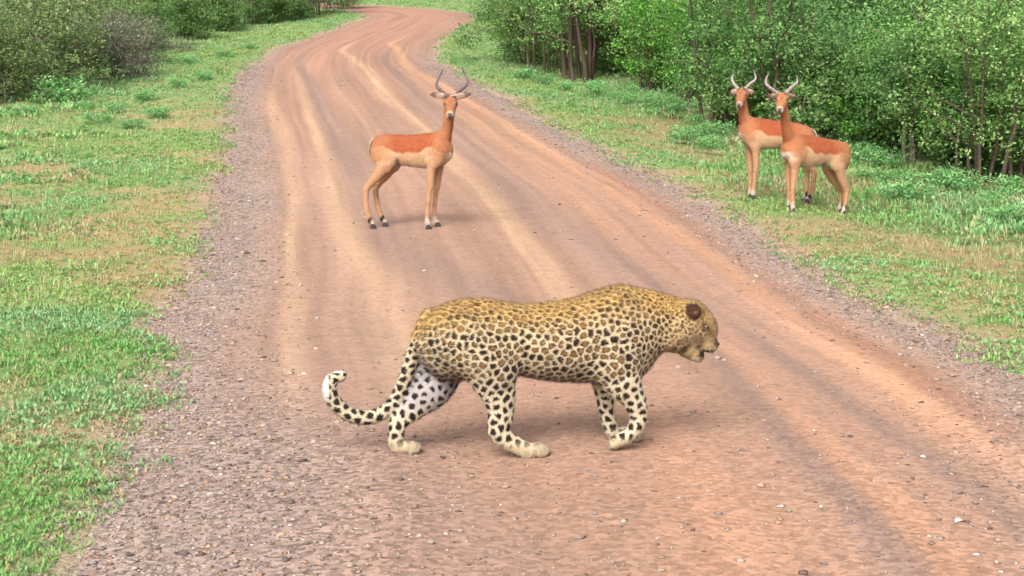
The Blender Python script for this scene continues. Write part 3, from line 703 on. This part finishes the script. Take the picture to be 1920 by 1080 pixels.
# ================================================================= leopard
def leopard():
    r = np.random.default_rng(5); g = gpt(985, 846); yaw = R(8)
    fr = Frame((g[0], g[1], float(surf_z(g[0], g[1]))), (math.cos(yaw), math.sin(yaw))); S = FPX/np.linalg.norm(g-CO)   # px per metre
    q = lambda px, py, b=0.: fr.pix(px, py, b); m = 1/S
    def zg(p): return float(surf_z(fr.O[0]+p[0], fr.O[1]+p[1]))-fr.O[2]
    def foot(px, b, rad):
        p = fr.grd(px, b, 0.); p[2] = zg(p)+rad*.82; return p
    P = []
    # trunk and neck, read off the silhouette
    st = [(778,632,652,.03),(788,606,672,.07),(802,586,694,.10),(820,574,708,.12),(842,564,714,.132),(875,558,714,.138),(913,557,711,.14),(940,563,707,.142),(970,568,704,.15),(1010,567,712,.158),(1040,564,716,.162),(1075,558,717,.165),
          (1108,547,718,.165),(1134,537,718,.155),(1162,531,717,.145),(1190,536,714,.135),(1212,540,700,.115),(1236,546,664,.092),(1260,553,655,.082),(1282,562,650,.078),(1302,578,640,.06)]
    T, B, W, AA = [], [], [], []
    for px, t, b, w_ in st:
        a, c = q(px, t+2), q(px, b-2); AA.append((a@fr.F+c@fr.F)/2); T.append(a[2]); B.append(c[2]); W.append(w_)
    trunk = loft(fr, AA, T, B, W, .03); P.append(trunk)
    def limb(tag, b, pts, feet=(), flat=.75, k=.03):
        pp = [q(px, py, (b if bb is None else bb)) for px, py, rr, bb in pts]; rr = [p[2]*m for p in pts]
        for px, rad in feet: pp.append(foot(px, b, rad*m)); rr.append(rad*m)
        P.append(chain(pp, rr, fr.N, flat, k, tag))
    # near hind leg
    limb('thigh', .10, [(842,622,46,.06),(872,645,54,.09),(905,668,50,.105),(930,692,40,.11)], flat=.75, k=.028)
    limb('leg', .10, [(922,698,45,None),(933,732,33,None),(939,760,25.5,None),(938,785,22.5,None),(935,806,20,None),(948,823,16.5,None),(968,834,15,None)], feet=[(988,14.5),(1008,14)], flat=.68, k=.02)
    # far hind leg, stretched back
    limb('thigh_in', -.07, [(822,634,40,-.05),(820,680,46,None),(815,712,44,None),(800,736,36,None)], flat=.6, k=.05)
    limb('leg_in', -.02, [(806,730,36,-.06),(785,754,27,-.05),(764,774,21,-.04),(748,790,17,-.03),(743,812,15,None),(744,836,14,None)], feet=[(754,12.5),(769,12)], flat=.85, k=.02)
    # shoulders and near fore leg, paw lifted and folded back
    P.append(ell(q(1160,625,.085), [fr.F, fr.N, [0,0,1]], (46*m, .055, 76*m), .025, 'shoulder'))
    limb('arm', .095, [(1158,650,44,.08),(1158,690,40,None),(1168,720,32,None)], flat=.75, k=.05)
    limb('leg', .095, [(1168,716,31,None),(1187,745,23,None),(1196,772,18,None),(1196,792,15.5,None),(1185,810,13.5,None),(1169,821,13,None),(1155,828,12.5,None)], flat=.9, k=.015)
    limb('arm', -.075, [(1150,650,40,-.07),(1142,695,32,None),(1138,722,26,None)], flat=.75, k=.05)
    limb('leg_in', -.075, [(1138,720,25,None),(1135,748,17,None),(1139,778,14,None),(1145,800,14,None),(1152,815,14,None)], feet=[(1170,15),(1186,14)], flat=.9, k=.015)
    # paws: toes
    def toes(px, b, rad, dirx=1):
        for o in (-.030, -.010, .010, .030):
            p = foot(px+dirx*(6-abs(o)*160), b+o*.85, rad*m); P.append(ell(p, [fr.F, fr.N, [0,0,1]], (rad*m*1.3, rad*m*.70, rad*m*.85), .005, 'paw'))
    toes(1013, .10, 11.5); toes(773, -.02, 11); toes(1190, -.075, 11)
    for o in (-.02, 0, .02): P.append(ell(q(1152,833,.095+o), [fr.F, fr.N, [0,0,1]], (.022, .012, .020), .008, 'paw'))
    # tail hanging down behind the far leg and curling up
    tp = [(806,596,17,0),(788,630,15,-.01),(772,672,13.5,-.03),(757,716,13,-.045),(741,752,13,-.05),(718,774,13,-.05),(688,783,13.5,-.05),(656,778,13.5,-.05),(630,757,13,-.05),(618,732,12.5,-.05),(622,712,12,-.05),(640,705,10,-.05)]
    P.append(chain([q(a, b, c) for a, b, _, c in tp], [x[2]*m for x in tp], k=.012, tag='tail'))
    # head
    hf, hs, hu = frame3(q(1340,640)-q(1285,596), [0, 0, 1]); HX = [hf, fr.N, np.cross(hf, fr.N)*1.0]
    P += [ell(q(1290,602), [fr.F, fr.N, [0,0,1]], (43*m, .078, 42*m), .03, 'head'), ell(q(1316,610), HX, (34*m, .058, 25*m), .03, 'head'),
          chain([q(1302,618), q(1322,636), q(1332,646)], [.062, .047, .032], fr.N, .88, .022, 'head'),
          chain([q(1266,626), q(1290,650), q(1309,668)], [.068, .050, .027], fr.N, .85, .02, 'head'),
          ell(q(1266,626,.04), [fr.F, fr.N, [0,0,1]], (28*m, .045, 34*m), .03, 'head'), ell(q(1266,626,-.04), [fr.F, fr.N, [0,0,1]], (26*m, .045, 30*m), .03, 'head'),
          ell(q(1327,601,.028), [fr.F, fr.N, [0,0,1]], (13*m, .02, 9*m), .015, 'head'), ell(q(1327,601,-.028), [fr.F, fr.N, [0,0,1]], (13*m, .02, 9*m), .015, 'head'),
          ell(q(1332,650,.022), [fr.F, fr.N, [0,0,1]], (13*m, .024, 11*m), .010, 'head'), ell(q(1332,650,-.022), [fr.F, fr.N, [0,0,1]], (12*m, .024, 12*m), .012, 'head')]
    ear_c = []
    for b, px, py in ((.072, 1302, 583), (-.068, 1292, 600)):
        c = q(px, py, b); ax = unit(fr.N*(.75 if b > 0 else -.75)-fr.F*.45+np.array([0, 0, .35])); f2, s2, u2 = frame3(ax, [0, 0, 1])
        P.append(ell(c, [ax, s2, u2], (.014, 13.5*m, 13.5*m), .012, 'ear')); ear_c.append(c)
    h = .0058
    D, lo = build_sdf(P, h); V, F = surface_nets(D, lo, h); V = relax(V, F, 2); N_ = normals(V, F)
    # ---- coat
    a, tz, bz, _w = trunk.par(V); side = (V@fr.N); rel = np.clip((V[:, 2]-bz)/np.maximum(tz-bz, .02), -1, 1.2)
    dist = {}
    for p in P:
        d = np.full(len(V), 9.); s = np.all((V > p.lo-.03) & (V < p.hi+.03), 1)
        if s.any(): d[s] = p.f(V[s])
        dist[p.tag] = np.minimum(dist.get(p.tag, 9.), d)
    def near(t, w_=.02): return sstep(w_, -.004, dist[t]) if t in dist else np.zeros(len(V))
    k_ = lambda px: (q(px, 640)@fr.F)
    isleg = np.maximum(near('leg'), near('leg_in'))*sstep(q(0,690)[2]+.01, q(0,725)[2], V[:, 2]); tail = near('tail', .012)*(a < k_(800))*(1-near('thigh', .0))
    headm = np.maximum(near('head'), near('ear')); neck = sstep(k_(1190), k_(1250), a)*(1-headm*.0); paw = np.clip(near('paw', .012)+sstep(.085, .03, V[:, 2])*(1-tail), 0, 1)
    inner = np.clip(near('thigh_in')+near('leg_in'), 0, 1)*(1-near('leg', .0))*sstep(-.015, .03, side+.085)*(V[:, 2] > .10)*sstep(0, .6, N_@fr.N)*(1-near('arm', .005))*(1-near('trunk', .0))*(a < k_(900))*sstep(q(0,815)[2], q(0,775)[2], V[:, 2])
    top = sstep(.55, .98, rel)*(1-isleg)
    belly = sstep(.16, .0, rel)*(1-tail)*(1-headm)*(1-isleg)*(1-near('arm', .02))*(1-near('thigh', .02))
    low = np.clip(isleg*.9+sstep(.6, .15, rel)*.6, 0, 1)
    base = mix(A(238,216,178), A(234,190,116), np.clip(top*.9+neck*.5, 0, 1)); base = mix(base, A(238,222,192), low*.85); base = mix(base, A(198,189,188), np.clip(belly*.6+inner*.92, 0, 1))  # inner far hind leg: white fur greyed, its shade put into the colour
    base = mix(base, A(214,192,156), paw*.9); base = mix(base, A(186,154,106), headm*.9)
    back = A(206,160,96)
    # seeds of spots, closer together on neck, head and back
    sp = .027-.005*top-.010*neck+.006*isleg+.003*belly; sp = np.where(headm > .5, .0145, sp); sp = np.where(tail > .5, .030, sp); sp = np.where(sstep(k_(1120), k_(1180), a)*(1-isleg) > .4, np.minimum(sp, .024), sp)
    seeds = np.zeros((6000, 3)); sr = np.zeros(6000); ns_ = 0
    for i in r.permutation(len(V))[:26000]:
        d2 = ((seeds[:ns_]-V[i])**2).sum(1)
        if ns_ and (d2 < (np.minimum(sr[:ns_], sp[i])*.98)**2).any(): continue
        seeds[ns_] = V[i]; sr[ns_] = sp[i]; ns_ += 1
        if ns_ >= 6000: break
    kd = kdtree.KDTree(ns_)
    for i in range(ns_): kd.insert(seeds[i], i)
    kd.balance()
    wv = V+(np.stack([noise3(V, 70, 1), noise3(V, 70, 11), noise3(V, 70, 21)], 1)-.5)*.013
    f1 = np.zeros(len(V)); f2 = np.zeros(len(V)); sid = np.zeros(len(V), int)
    for i, p in enumerate(wv):
        nn = kd.find_n(p, 2); f1[i] = nn[0][2]; f2[i] = nn[1][2]; sid[i] = nn[0][1]
    e = (f2-f1)/np.maximum(sr[sid], .01); rs = r.random(ns_)[sid]; nz = noise3(V, 55, 5)
    solid = np.clip(isleg+belly+tail+inner+neck*.7+headm+(rs < .42), 0, 1)
    t0 = .21+.14*inner+.12*isleg+.08*tail+.06*neck+.06*top; spot = sstep(t0, t0+.16, e+(nz-.5)*.34)
    hole = sstep(.60, .86, e+(rs-.5)*.25)*(1-solid)
    darkc = mix(A(56,42,32), A(86,56,28), np.clip(top*.8+neck*.6, 0, 1)); darkc = mix(darkc, A(46,40,38), np.clip(inner+isleg*.5+tail, 0, 1))
    fillc = mix(A(172,132,82), A(200,152,84), top)
    col = mix(base, darkc, spot*(1-.45*headm)*(1-.8*paw)*(1-.1*top)); col = mix(col, fillc, hole*.8*(1-paw))
    # tail tip white on its outer side, dark bands
    tip = q(622, 716, -.05); dt = np.linalg.norm(V-tip, axis=1); outer = (V@fr.F < (q(617, 735)@fr.F)) & (V[:, 2] > q(620,762)[2])
    col = mix(col, A(250,246,240), tail*np.clip(sstep(.10, .07, dt)*np.maximum(outer, V[:, 2] > q(640,703)[2]), 0, 1))
    # face
    def blob(px, py, rad, c, b=None, w_=1.):
        nonlocal col
        for bb in ((.05, -.05) if b is None else (b,)):
            d = np.linalg.norm((V-q(px, py, bb))*1.0, axis=1) if b is not None else np.hypot((V-q(px, py, bb))@fr.F, (V-q(px, py, bb))[:, 2])+(np.sign(side) != np.sign(bb))*1.
            col = mix(col, c, w_*headm*sstep(rad*m*1.25, rad*m*.7, d))
    blob(1296,660,15,A(192,164,122)); blob(1325,640,13,A(196,166,120))
    blob(1292,620,7,A(84,60,38),w_=.7); blob(1300,632,6,A(90,66,42),w_=.7); blob(1284,634,7,A(84,62,40),w_=.7); blob(1290,646,6,A(84,62,40),w_=.7); blob(1318,584,6,A(120,88,50),w_=.7); blob(1270,640,6,A(80,58,38),w_=.8); blob(1336,622,12,A(168,132,86),w_=.7); blob(1312,636,9,A(112,84,56),w_=.85); blob(1308,650,6,A(96,72,50),w_=.7); blob(1330,603,8,A(150,112,70),w_=.7)
    blob(1323,613,9,A(48,34,24)); blob(1316,606,6,A(96,70,44),w_=.7); blob(1330,606,6,A(206,180,138),w_=.6); blob(1330,622,7,A(110,84,56),w_=.7); blob(1300,640,14,A(196,170,128),w_=.6); blob(1321,666,8,A(40,26,24)); blob(1331,662,6,A(40,26,24)); blob(1306,680,9,A(226,212,188)); blob(1314,652,6,A(80,58,40),w_=.7); blob(1337,648,9,A(150,122,92),w_=.6); blob(1346,645,7,A(110,74,62))
    blob(1282,655,8,A(70,54,38),w_=.9); blob(1262,652,7,A(76,58,40),w_=.9); blob(1246,652,6,A(76,58,40),w_=.8)
    em = sstep(.016, .005, dist['ear'])*sstep(-.002, .006, dist['head']); d0 = np.linalg.norm(V-ear_c[0], axis=1)
    col = mix(col, mix(A(80,54,38), A(150,112,72), sstep(.014, .006, np.linalg.norm(V-(ear_c[0]+fr.N*.012+np.array([.004, 0, -.006])), axis=1))*.7), em)
    def skin(px, py, sg):
        c = q(px, py, .05*sg); c2 = q(px, py, .03*sg); d = np.hypot((V-c)@fr.F, V[:, 2]-c[2])+(side*sg < 0)*1.; s = d < .007
        return V[s][np.argmax(side[s]*sg)] if s.any() else c
    root = empty('leopard', fr.O)
    o = mesh_obj('body', V, F, M_fur, root, col, True)
    flow = -np.outer(np.ones(len(V)), fr.F)*(1-.75*isleg)[:, None]+np.array([0, 0, -1.])*(.35+.8*isleg)[:, None]
    flow = np.where((headm > .4)[:, None], -np.outer(np.ones(len(V)), fr.F)*.7+np.array([0, 0, -.2]), flow)
    ln = .011+.006*belly+.005*top-.004*tail-.006*headm-.007*np.maximum(paw, isleg*.6)
    fo = fur('fur', V, N_, col, flow, 150000, ln, .0010, .38, root, M_fur, r); tag(fo, kind='stuff')
    ico('eye', skin(1323,613,1)-fr.N*.003, (.0075, .007, .0055), M_iris, root)
    ico('eye', skin(1323,613,-1)+fr.N*.003, (.0075, .007, .0055), M_iris, root)
    ico('nose', q(1344,645), (.013, .018, .011), M_eye, root)
    for b in (.03, -.03):
        vv, ff, oo = [], [], 0
        for i in range(4):
            p0 = q(1332+r.uniform(-5, 4), 646+r.uniform(-5, 6), b); d = fr.F*r.uniform(-.2, .8)+np.sign(b)*fr.N*r.uniform(.2, .7)+np.array([0, 0, r.uniform(-.7, -.1)])
            Vt, Ft = tube([p0, p0+unit(d)*.05, p0+unit(d+np.array([0, 0, -.4]))*.095], [.0005, .0004, .0002], 3); vv.append(Vt); ff.append(Ft+oo); oo += len(Vt)
        ww = mesh_obj('whiskers', np.concatenate(vv), np.concatenate(ff), M_fur, root, np.tile(A(214,204,192), (oo, 1))); tag(ww, kind='stuff')
    tag(root, 'spotted leopard walking across the dirt road with lowered head and curled tail', 'leopard')
    return root
leopard()

# ================================================================= antelopes
def horn_mesh(parent, pts, rad, hc0=(128,108,100), hc1=(92,78,74)):
    C, r = crom(pts, rad, .010); n = len(C); r = r*(1+.17*np.sin(np.arange(n)*1.9)*(np.arange(n) < n*.72)); V, F = tube(C, np.maximum(r, .002), 10)
    c = mix(A(*hc0), A(*hc1), np.repeat(np.linspace(0, 1, n), 10)); tipc = np.repeat(sstep(.7, 1, np.linspace(0, 1, n)), 10); c = mix(c, A(70,60,58), tipc)
    f = [tuple(x) for x in F]+[tuple(range((n-1)*10, n*10))]
    return mesh_obj('horn', V, f, M_horn, parent, c, True)
def antelope(seed, label, anchor, head_dir, sc, trunk_st, neck, legs, headp, muzz, ears, horns, hpal, tailp, grp=None, bulk=(), hcol=((110,90,88),(120,104,104)), fold=None):
    """every outline point is a photo pixel set on the animal's own upright planes"""
    g = gpt(*anchor); fr = Frame((g[0], g[1], float(surf_z(g[0], g[1]))), head_dir); S = FPX/np.linalg.norm(g-CO); m = 1/S
    q = fr.pix; r = np.random.default_rng(seed); P = []; E = [fr.F, fr.N, [0, 0, 1]]
    zg = lambda p: float(surf_z(fr.O[0]+p[0], fr.O[1]+p[1]))-fr.O[2]
    AA, T, B, W = [], [], [], []
    for px, t, b, w_ in trunk_st:
        a, c = q(px, t), q(px, b); AA.append((a@fr.F+c@fr.F)/2); T.append(a[2]); B.append(c[2]); W.append(w_)
    trunk = loft(fr, AA, T, B, W, .04); P.append(trunk)
    P.append(chain([q(a, b, d) for a, b, c, d in neck], [c*m for a, b, c, d in neck], fr.N, .8, .032, 'neck'))
    hoofs, tufts, fet = [], [], []
    for kind, b, up, pts, hx in legs:
        if up: P.append(chain([q(x, y, bb) for x, y, rr, bb in up], [rr*m for x, y, rr, bb in up], fr.N, .62, .05, kind+'_up'))
        pp = [q(x, y, b) for x, y, rr in pts]; rr = [x[2]*m for x in pts]; h_ = fr.grd(hx, b, 0.); h_[2] = zg(h_)+.045
        pp.append(h_); rr.append(.018); P.append(chain(pp, rr, fr.N, .85, .018, kind, .03)); hoofs.append(h_); fet.append((kind, pp))
    for x, y, rx, rz_, bb in bulk:
        for sg in (1, -1): P.append(ell(q(x, y, 0)+fr.N*sg*bb, E, (rx*m, .05, rz_*m), .012, 'bulk'))
    # head, turned to look at the viewer
    hc = q(headp[0], headp[1], headp[2]); mp = q(muzz[0], muzz[1], headp[2]); dv = mp-hc; L = .215; im = np.linalg.norm(dv)
    mp = hc+dv+np.array([-hc[0]-fr.O[0], -hc[1]-fr.O[1], 0])/np.linalg.norm((hc+fr.O)[:2])*math.sqrt(max(L*L-im*im, .01))
    hf, hs, hu = frame3(mp-hc, [0, 0, 1])
    P += [ell(hc, [hf, hs, hu], (.072, .062, .060), .02, 'head'), chain([hc+hf*.02, hc+hf*.10-hu*.006, hc+hf*.165-hu*.012, hc+hf*.20-hu*.014], [.058, .044, .034, .027], hs, .98, .02, 'head'),
          chain([hc-hu*.03+hf*.02, hc-hu*.036+hf*.11, hc-hu*.030+hf*.17], [.036, .026, .018], hs, .9, .02, 'head')]
    earc = []
    for ex, ey, sg in ears:
        e0 = hc+hs*sg*.040+hu*.030-hf*.035; e1 = q(ex, ey, headp[2])+np.array([0, .02, 0]); d = e1-e0
        ax = unit(d); wd = unit(np.cross(ax, hf)); th = np.cross(ax, wd)
        P.append(ell(e0+d*.55, [ax, wd, th], (np.linalg.norm(d)*.60, .033, .011), .012, 'ear')); earc.append((e0, e1, th))
    tp = [q(*t) for t in tailp]; P.append(chain(tp, [.022, .020, .016, .008][:len(tp)], k=.015, tag='tail'))
    h = .0072; D, lo = build_sdf(P, h); V, F = surface_nets(D, lo, h); V = relax(V, F, 2); N_ = normals(V, F)
    a, tz, bz, _w = trunk.par(V); rel = (V[:, 2]-bz)/np.maximum(tz-bz, .05); side = V@fr.N
    dist = {}
    for p in P:
        d = np.full(len(V), 9.); s = np.all((V > p.lo-.03) & (V < p.hi+.03), 1)
        if s.any(): d[s] = p.f(V[s])
        dist[p.tag] = np.minimum(dist.get(p.tag, 9.), d)
    near = lambda t, w_=.015: sstep(w_, -.004, dist[t]) if t in dist else np.zeros(len(V))
    RUF, TAN, PALE, WHI, BLK = [A(*c) for c in hpal]
    nz = noise3(V, 14, 3)-.5
    a0, a1 = min(AA), max(AA); ta = (a-a0)/(a1-a0)
    line = .46+nz*.14+.16*sstep(.62, .74, ta)*sstep(.9, .78, ta)+.18*sstep(.34, .2, ta)
    col = mix(PALE, RUF, sstep(line-.035, line+.035, rel)); col = mix(col, TAN, sstep(.72, .86, ta)*.75*sstep(.1, .3, rel)); col = mix(col, TAN, sstep(.36, .16, ta)*.7*sstep(.05, .3, rel)); col = col*(1+(noise3(V, 30, 9)-.5)*.22+(noise3(V, 9, 19)-.5)*.16)[:, None]
    col = mix(col, WHI, sstep(.16, .02, rel)*(ta > .1)*(ta < .8)*.6*(1-near('hind_up', .03))*(1-near('fore_up', .03)))
    leg = np.maximum(near('fore'), near('hind')); upl = np.maximum(near('fore_up', .01), near('hind_up', .01))
    belowt = sstep(.22, .02, rel); col = mix(col, mix(TAN, PALE, sstep(.0, .5, N_@fr.N)*.5), np.clip(leg*belowt+leg*(rel < 0), 0, 1)*.9)
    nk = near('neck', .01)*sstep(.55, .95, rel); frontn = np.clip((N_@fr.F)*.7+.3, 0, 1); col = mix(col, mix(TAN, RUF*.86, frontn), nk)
    # chest blaze, inner legs darker fur
    ch = sstep(.93, 1.0, ta)*sstep(.55, .35, rel)*sstep(-.1, .12, rel); col = mix(col, WHI, ch*.75)
    # rump marks and tail
    rm = sstep(.075, .03, ta)*sstep(.18, .4, rel)*(1-near('tail', .004)); col = mix(col, WHI, rm*.8*(np.abs(side) < .08)); col = mix(col, BLK, rm*sstep(.016, .006, np.abs(np.abs(side)-.085))*.8)
    col = mix(col, WHI, near('tail', .006)*.9); col = mix(col, BLK, near('tail', .006)*(np.abs(side-(tp[1]@fr.N)) < .008)*.7)
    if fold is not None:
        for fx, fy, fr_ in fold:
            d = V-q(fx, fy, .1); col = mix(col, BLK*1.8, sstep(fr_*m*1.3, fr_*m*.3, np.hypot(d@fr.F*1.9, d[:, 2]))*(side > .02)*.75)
    col = mix(col, col*.8, sstep(.10, .04, np.abs(rel-.03))*0)
    for kind, pp in fet:
        hp = pp[-1]; up = pp[-2]; d = np.linalg.norm((V-hp), axis=1); col = mix(col, WHI, sstep(.072, .045, d)*.85)
        if kind == 'hind':
            c = hp*.62+up*.38+np.array([0, 0, .02])-fr.F*.016; col = mix(col, BLK, sstep(.040, .026, np.linalg.norm((V-c)*np.array([1.35, 1.35, .85]), axis=1)))
        else:
            c = pp[len(pp)//2]; col = mix(col, RUF*.7, sstep(.035, .01, np.linalg.norm(V-c, axis=1))*.5)
    # head
    hd = near('head', .008); X = V-hc; u, v, w_ = X@hf, X@hs, X@hu
    col = mix(col, TAN*1.02, hd); col = mix(col, RUF*.78, hd*sstep(.016, .006, np.abs(v))*sstep(.0, .04, w_-.012)*(u > .02)*.7)
    col = mix(col, BLK*2, hd*sstep(.030, .016, np.linalg.norm((X-(hu*.055-hf*.005))*1.0-np.outer(np.sign(v)*.034, hs), axis=1))); col = mix(col, WHI, hd*sstep(.165, .185, u)); col = mix(col, WHI, hd*sstep(-.02, -.035, w_)*(u > .05)*.8)
    col = mix(col, BLK, hd*sstep(.192, .205, u)*(np.abs(v) < .018)); col = mix(col, WHI, hd*.7*sstep(.026, .014, np.linalg.norm(X-(hf*.055+hs*.05+hu*.038), axis=1))); col = mix(col, WHI, hd*.7*sstep(.026, .014, np.linalg.norm(X-(hf*.055-hs*.05+hu*.038), axis=1)))
    em = near('ear', .006)*(1-near('head', .0))
    for e0, e1, th in earc:
        t = ((V-e0)@(e1-e0))/((e1-e0)@(e1-e0)); sel = em*(np.linalg.norm(V-(e0+e1)/2, axis=1) < .13); col = mix(col, mix(TAN, WHI, sstep(.0, .5, ((V-e0)@np.sign((hf@th))*1 @ th) if False else N_@hf)), sel); col = mix(col, BLK, sel*sstep(.80, .95, t)); col = mix(col, BLK*1.5, sel*sstep(.25, .6, N_@np.array([0, 0, 1.]))*.9)
    root = empty('impala', fr.O); mesh_obj('body', V, F, M_fur, root, col, True)
    fl = -np.outer(np.ones(len(V)), fr.F)*.6+np.array([0, 0, -.7]); fo = fur('fur', V, N_, col, fl, 60000, .013, .0017, .25, root, M_fur, r, .32); tag(fo, kind='stuff')
    for sg in (1, -1): ico('eye', hc+hf*.052+hs*sg*.048+hu*.020, (.013, .013, .014), M_eye, root)
    ico('nose', hc+hf*.222-hu*.010, (.012, .010, .009), M_eye, root, 1)
    for i, hs_ in enumerate(horns):
        b0 = hc+hu*.045+hs*(-.028 if i == 0 else .028)*(1 if hs[0] > 0 else -1)-hf*.01
        pts = [b0]; back = np.array([0, 1., 0])
        for j, (x, y) in enumerate(hs_): pts.append(q(x, y, headp[2])+(hc@fr.N-headp[2])*fr.N+back*(.06+.035*j))
        horn_mesh(root, pts, np.linspace(.020, .005, len(pts)), *hcol)
    for hp in hoofs:
        for sg in (-1, 1):
            z0 = zg(hp); c = hp+fr.N*sg*.011; bx = []
            for zz, fa, ba, ww in ((.0, .040, -.022, .0095), (.028, .026, -.018, .0095), (.048, .012, -.014, .008)):
                for (f_, n_) in ((fa, 0), (fa*.6, -ww), (ba, -ww), (ba, ww), (fa*.6, ww)):
                    p = c+fr.F*f_+fr.N*n_; p[2] = z0-.004+zz; bx.append(p)
            fc = [(4, 3, 2, 1, 0), (10, 11, 12, 13, 14)]+[(l*5+i, l*5+(i+1) % 5, (l+1)*5+(i+1) % 5, (l+1)*5+i) for l in (0, 1) for i in range(5)]
            mesh_obj('hoof', bx, fc, M_hoof, root, np.tile(A(64,54,52), (15, 1)))
    tag(root, label, 'antelope', grp); return root
HP = ((194,106,68), (206,142,100), (228,184,144), (236,218,204), (58,42,40))
antelope(1, 'horned impala standing alone in the middle of the dirt road', (755, 428), (.94, -.20), 195,
  [(695,266,290,.03),(700,260,304,.08),(708,255,312,.105),(722,252,312,.115),(741,252,310,.115),(762,253,311,.118),(782,252,314,.122),(800,250,316,.12),(815,248,316,.11),(828,250,312,.10),(840,262,304,.07),(848,274,294,.03)],
  [(820,276,24,0),(830,262,15.5,0),(838,244,10.5,.01),(841,226,9.5,.03),(843,208,10,.05),(844,198,10,.06)],
  [('fore', .085, [(822,280,15,.07),(815,300,12,.085)], [(812,302,11),(808,325,7.2),(807,350,6),(805,356,5.2),(803,382,4.2),(801,408,4.2),(802,418,4.6)], 803),
   ('fore', -.065, [(826,290,12,-.05)], [(825,300,10),(822,325,6.8),(819,352,5.8),(817,360,5),(815,384,4.2),(814,408,4.2),(817,417,4.4)], 820),
   ('hind', .09, [(716,275,18,.06),(722,295,18,.085),(722,312,13,.09)], [(722,308,12),(708,328,9.5),(694,344,7.2),(687,354,6.2),(686,375,4.8),(689,398,4.8),(694,412,4.8)], 699),
   ('hind', -.075, [(722,280,16,-.06),(736,308,15,-.075)], [(736,306,13),(724,326,9.5),(711,342,7),(704,353,6),(706,372,4.8),(710,394,4.8),(717,410,4.6)], 722)],
  (845, 193, .06), (844, 214), [(813, 177, -1), (877, 177, 1)], [[(827,171),(818,162),(819,152),(825,139),(829,131)], [(862,170),(874,160),(876,151),(870,139),(865,127)]], HP,
  [(700,262,.0),(696,276,0),(700,292,0),(706,303,0)], bulk=[(822,283,17,24,.075),(716,284,20,26,.065)], fold=[(745,304,10)])
antelope(2, 'rear impala of the pair on the grass, its rump hidden behind the other', (1455, 374), (-.97, .03), 152,
  [(1528,248,262,.03),(1523,242,275,.09),(1512,236,280,.12),(1495,231,278,.118),(1475,228,277,.118),(1455,226,278,.12),(1435,223,280,.12),(1418,221,280,.12),(1403,222,276,.10),(1392,230,264,.07),(1385,240,252,.03)],
  [(1408,243,20,0),(1400,230,13,.0),(1395,217,9.8,.02),(1393,204,9,.03),(1392,192,8.5,.05),(1391,182,8.5,.06)],
  [('fore', .075, [(1410,250,13,.07),(1415,268,10,.08)], [(1416,272,9),(1417,294,6.2),(1417,316,5),(1416,322,4.4),(1414,345,3.8),(1412,360,3.8)], 1412),
   ('fore', -.065, [(1402,258,10,-.05)], [(1404,270,8.5),(1406,294,6),(1407,316,5),(1407,322,4.4),(1407,345,3.8),(1406,356,3.8)], 1405),
   ('hind', .085, [(1510,256,15,.06),(1504,276,13,.085)], [(1505,278,11),(1514,298,8),(1524,318,6),(1526,326,5),(1524,346,4),(1521,364,4),(1518,372,4)], 1514),
   ('hind', -.07, [(1500,262,13,-.06),(1494,280,11,-.075)], [(1494,280,10),(1503,298,7.5),(1512,316,5.6),(1514,324,4.8),(1513,344,4),(1511,360,4)], 1507)],
  (1391, 176, .06), (1385, 196), [(1370, 174, 1), (1413, 174, -1)], [[(1379,159),(1375,150),(1377,143),(1381,136)], [(1407,158),(1418,150),(1420,142),(1416,130)]], HP,
  [(1524,246,.0),(1529,256,0),(1528,268,0),(1525,276,0)], 'impala pair on the right verge', bulk=[(1409,252,14,20,.075),(1512,260,14,20,.065)], hcol=((176,154,150),(190,172,170)))
antelope(3, 'front impala of the pair on the grass, body turned three-quarters toward the road', (1530, 396), (-.80, -.52), 152,
  [(1588,285,312,.04),(1583,273,318,.09),(1573,266,320,.12),(1560,263,314,.12),(1545,260,310,.12),(1530,257,311,.124),(1515,254,314,.126),(1500,251,313,.12),(1488,252,308,.11),(1478,262,302,.08),(1469,275,292,.04)],
  [(1487,276,21,0),(1480,260,12.5,.0),(1475,245,9.5,.02),(1473,230,9,.03),(1471,214,8.5,.05),(1468,198,8.5,.06)],
  [('fore', .075, [(1493,288,14,.07),(1490,302,11,.08)], [(1490,304,10),(1489,326,6.6),(1487,350,5.2),(1486,356,4.6),(1486,378,4),(1487,394,4)], 1487),
   ('fore', -.065, [(1484,290,12,-.05)], [(1481,302,9.5),(1479,326,6.4),(1479,348,5.2),(1479,354,4.6),(1479,374,4),(1479,388,4)], 1478),
   ('hind', .085, [(1572,286,17,.06),(1570,306,15,.085)], [(1572,312,11),(1578,334,8),(1585,352,6),(1587,360,5),(1586,374,4.2),(1584,386,4)], 1581),
   ('hind', -.075, [(1562,296,15,-.06),(1552,314,12,-.075)], [(1553,316,10.5),(1561,334,8),(1571,350,6),(1576,358,5),(1576,372,4.2),(1576,382,4)], 1574)],
  (1467, 185, .06), (1461, 207), [(1441, 181, 1), (1491, 182, -1)], [[(1446,165),(1439,156),(1441,147),(1448,135)], [(1486,164),(1497,156),(1499,147),(1499,140)]], HP,
  [(1584,276,.0),(1590,288,0),(1589,302,0),(1586,312,0)], 'impala pair on the right verge', hcol=((176,154,150),(190,172,170)), bulk=[(1490,284,15,20,.08),(1573,288,14,22,.07)], fold=[(1549,311,9)])
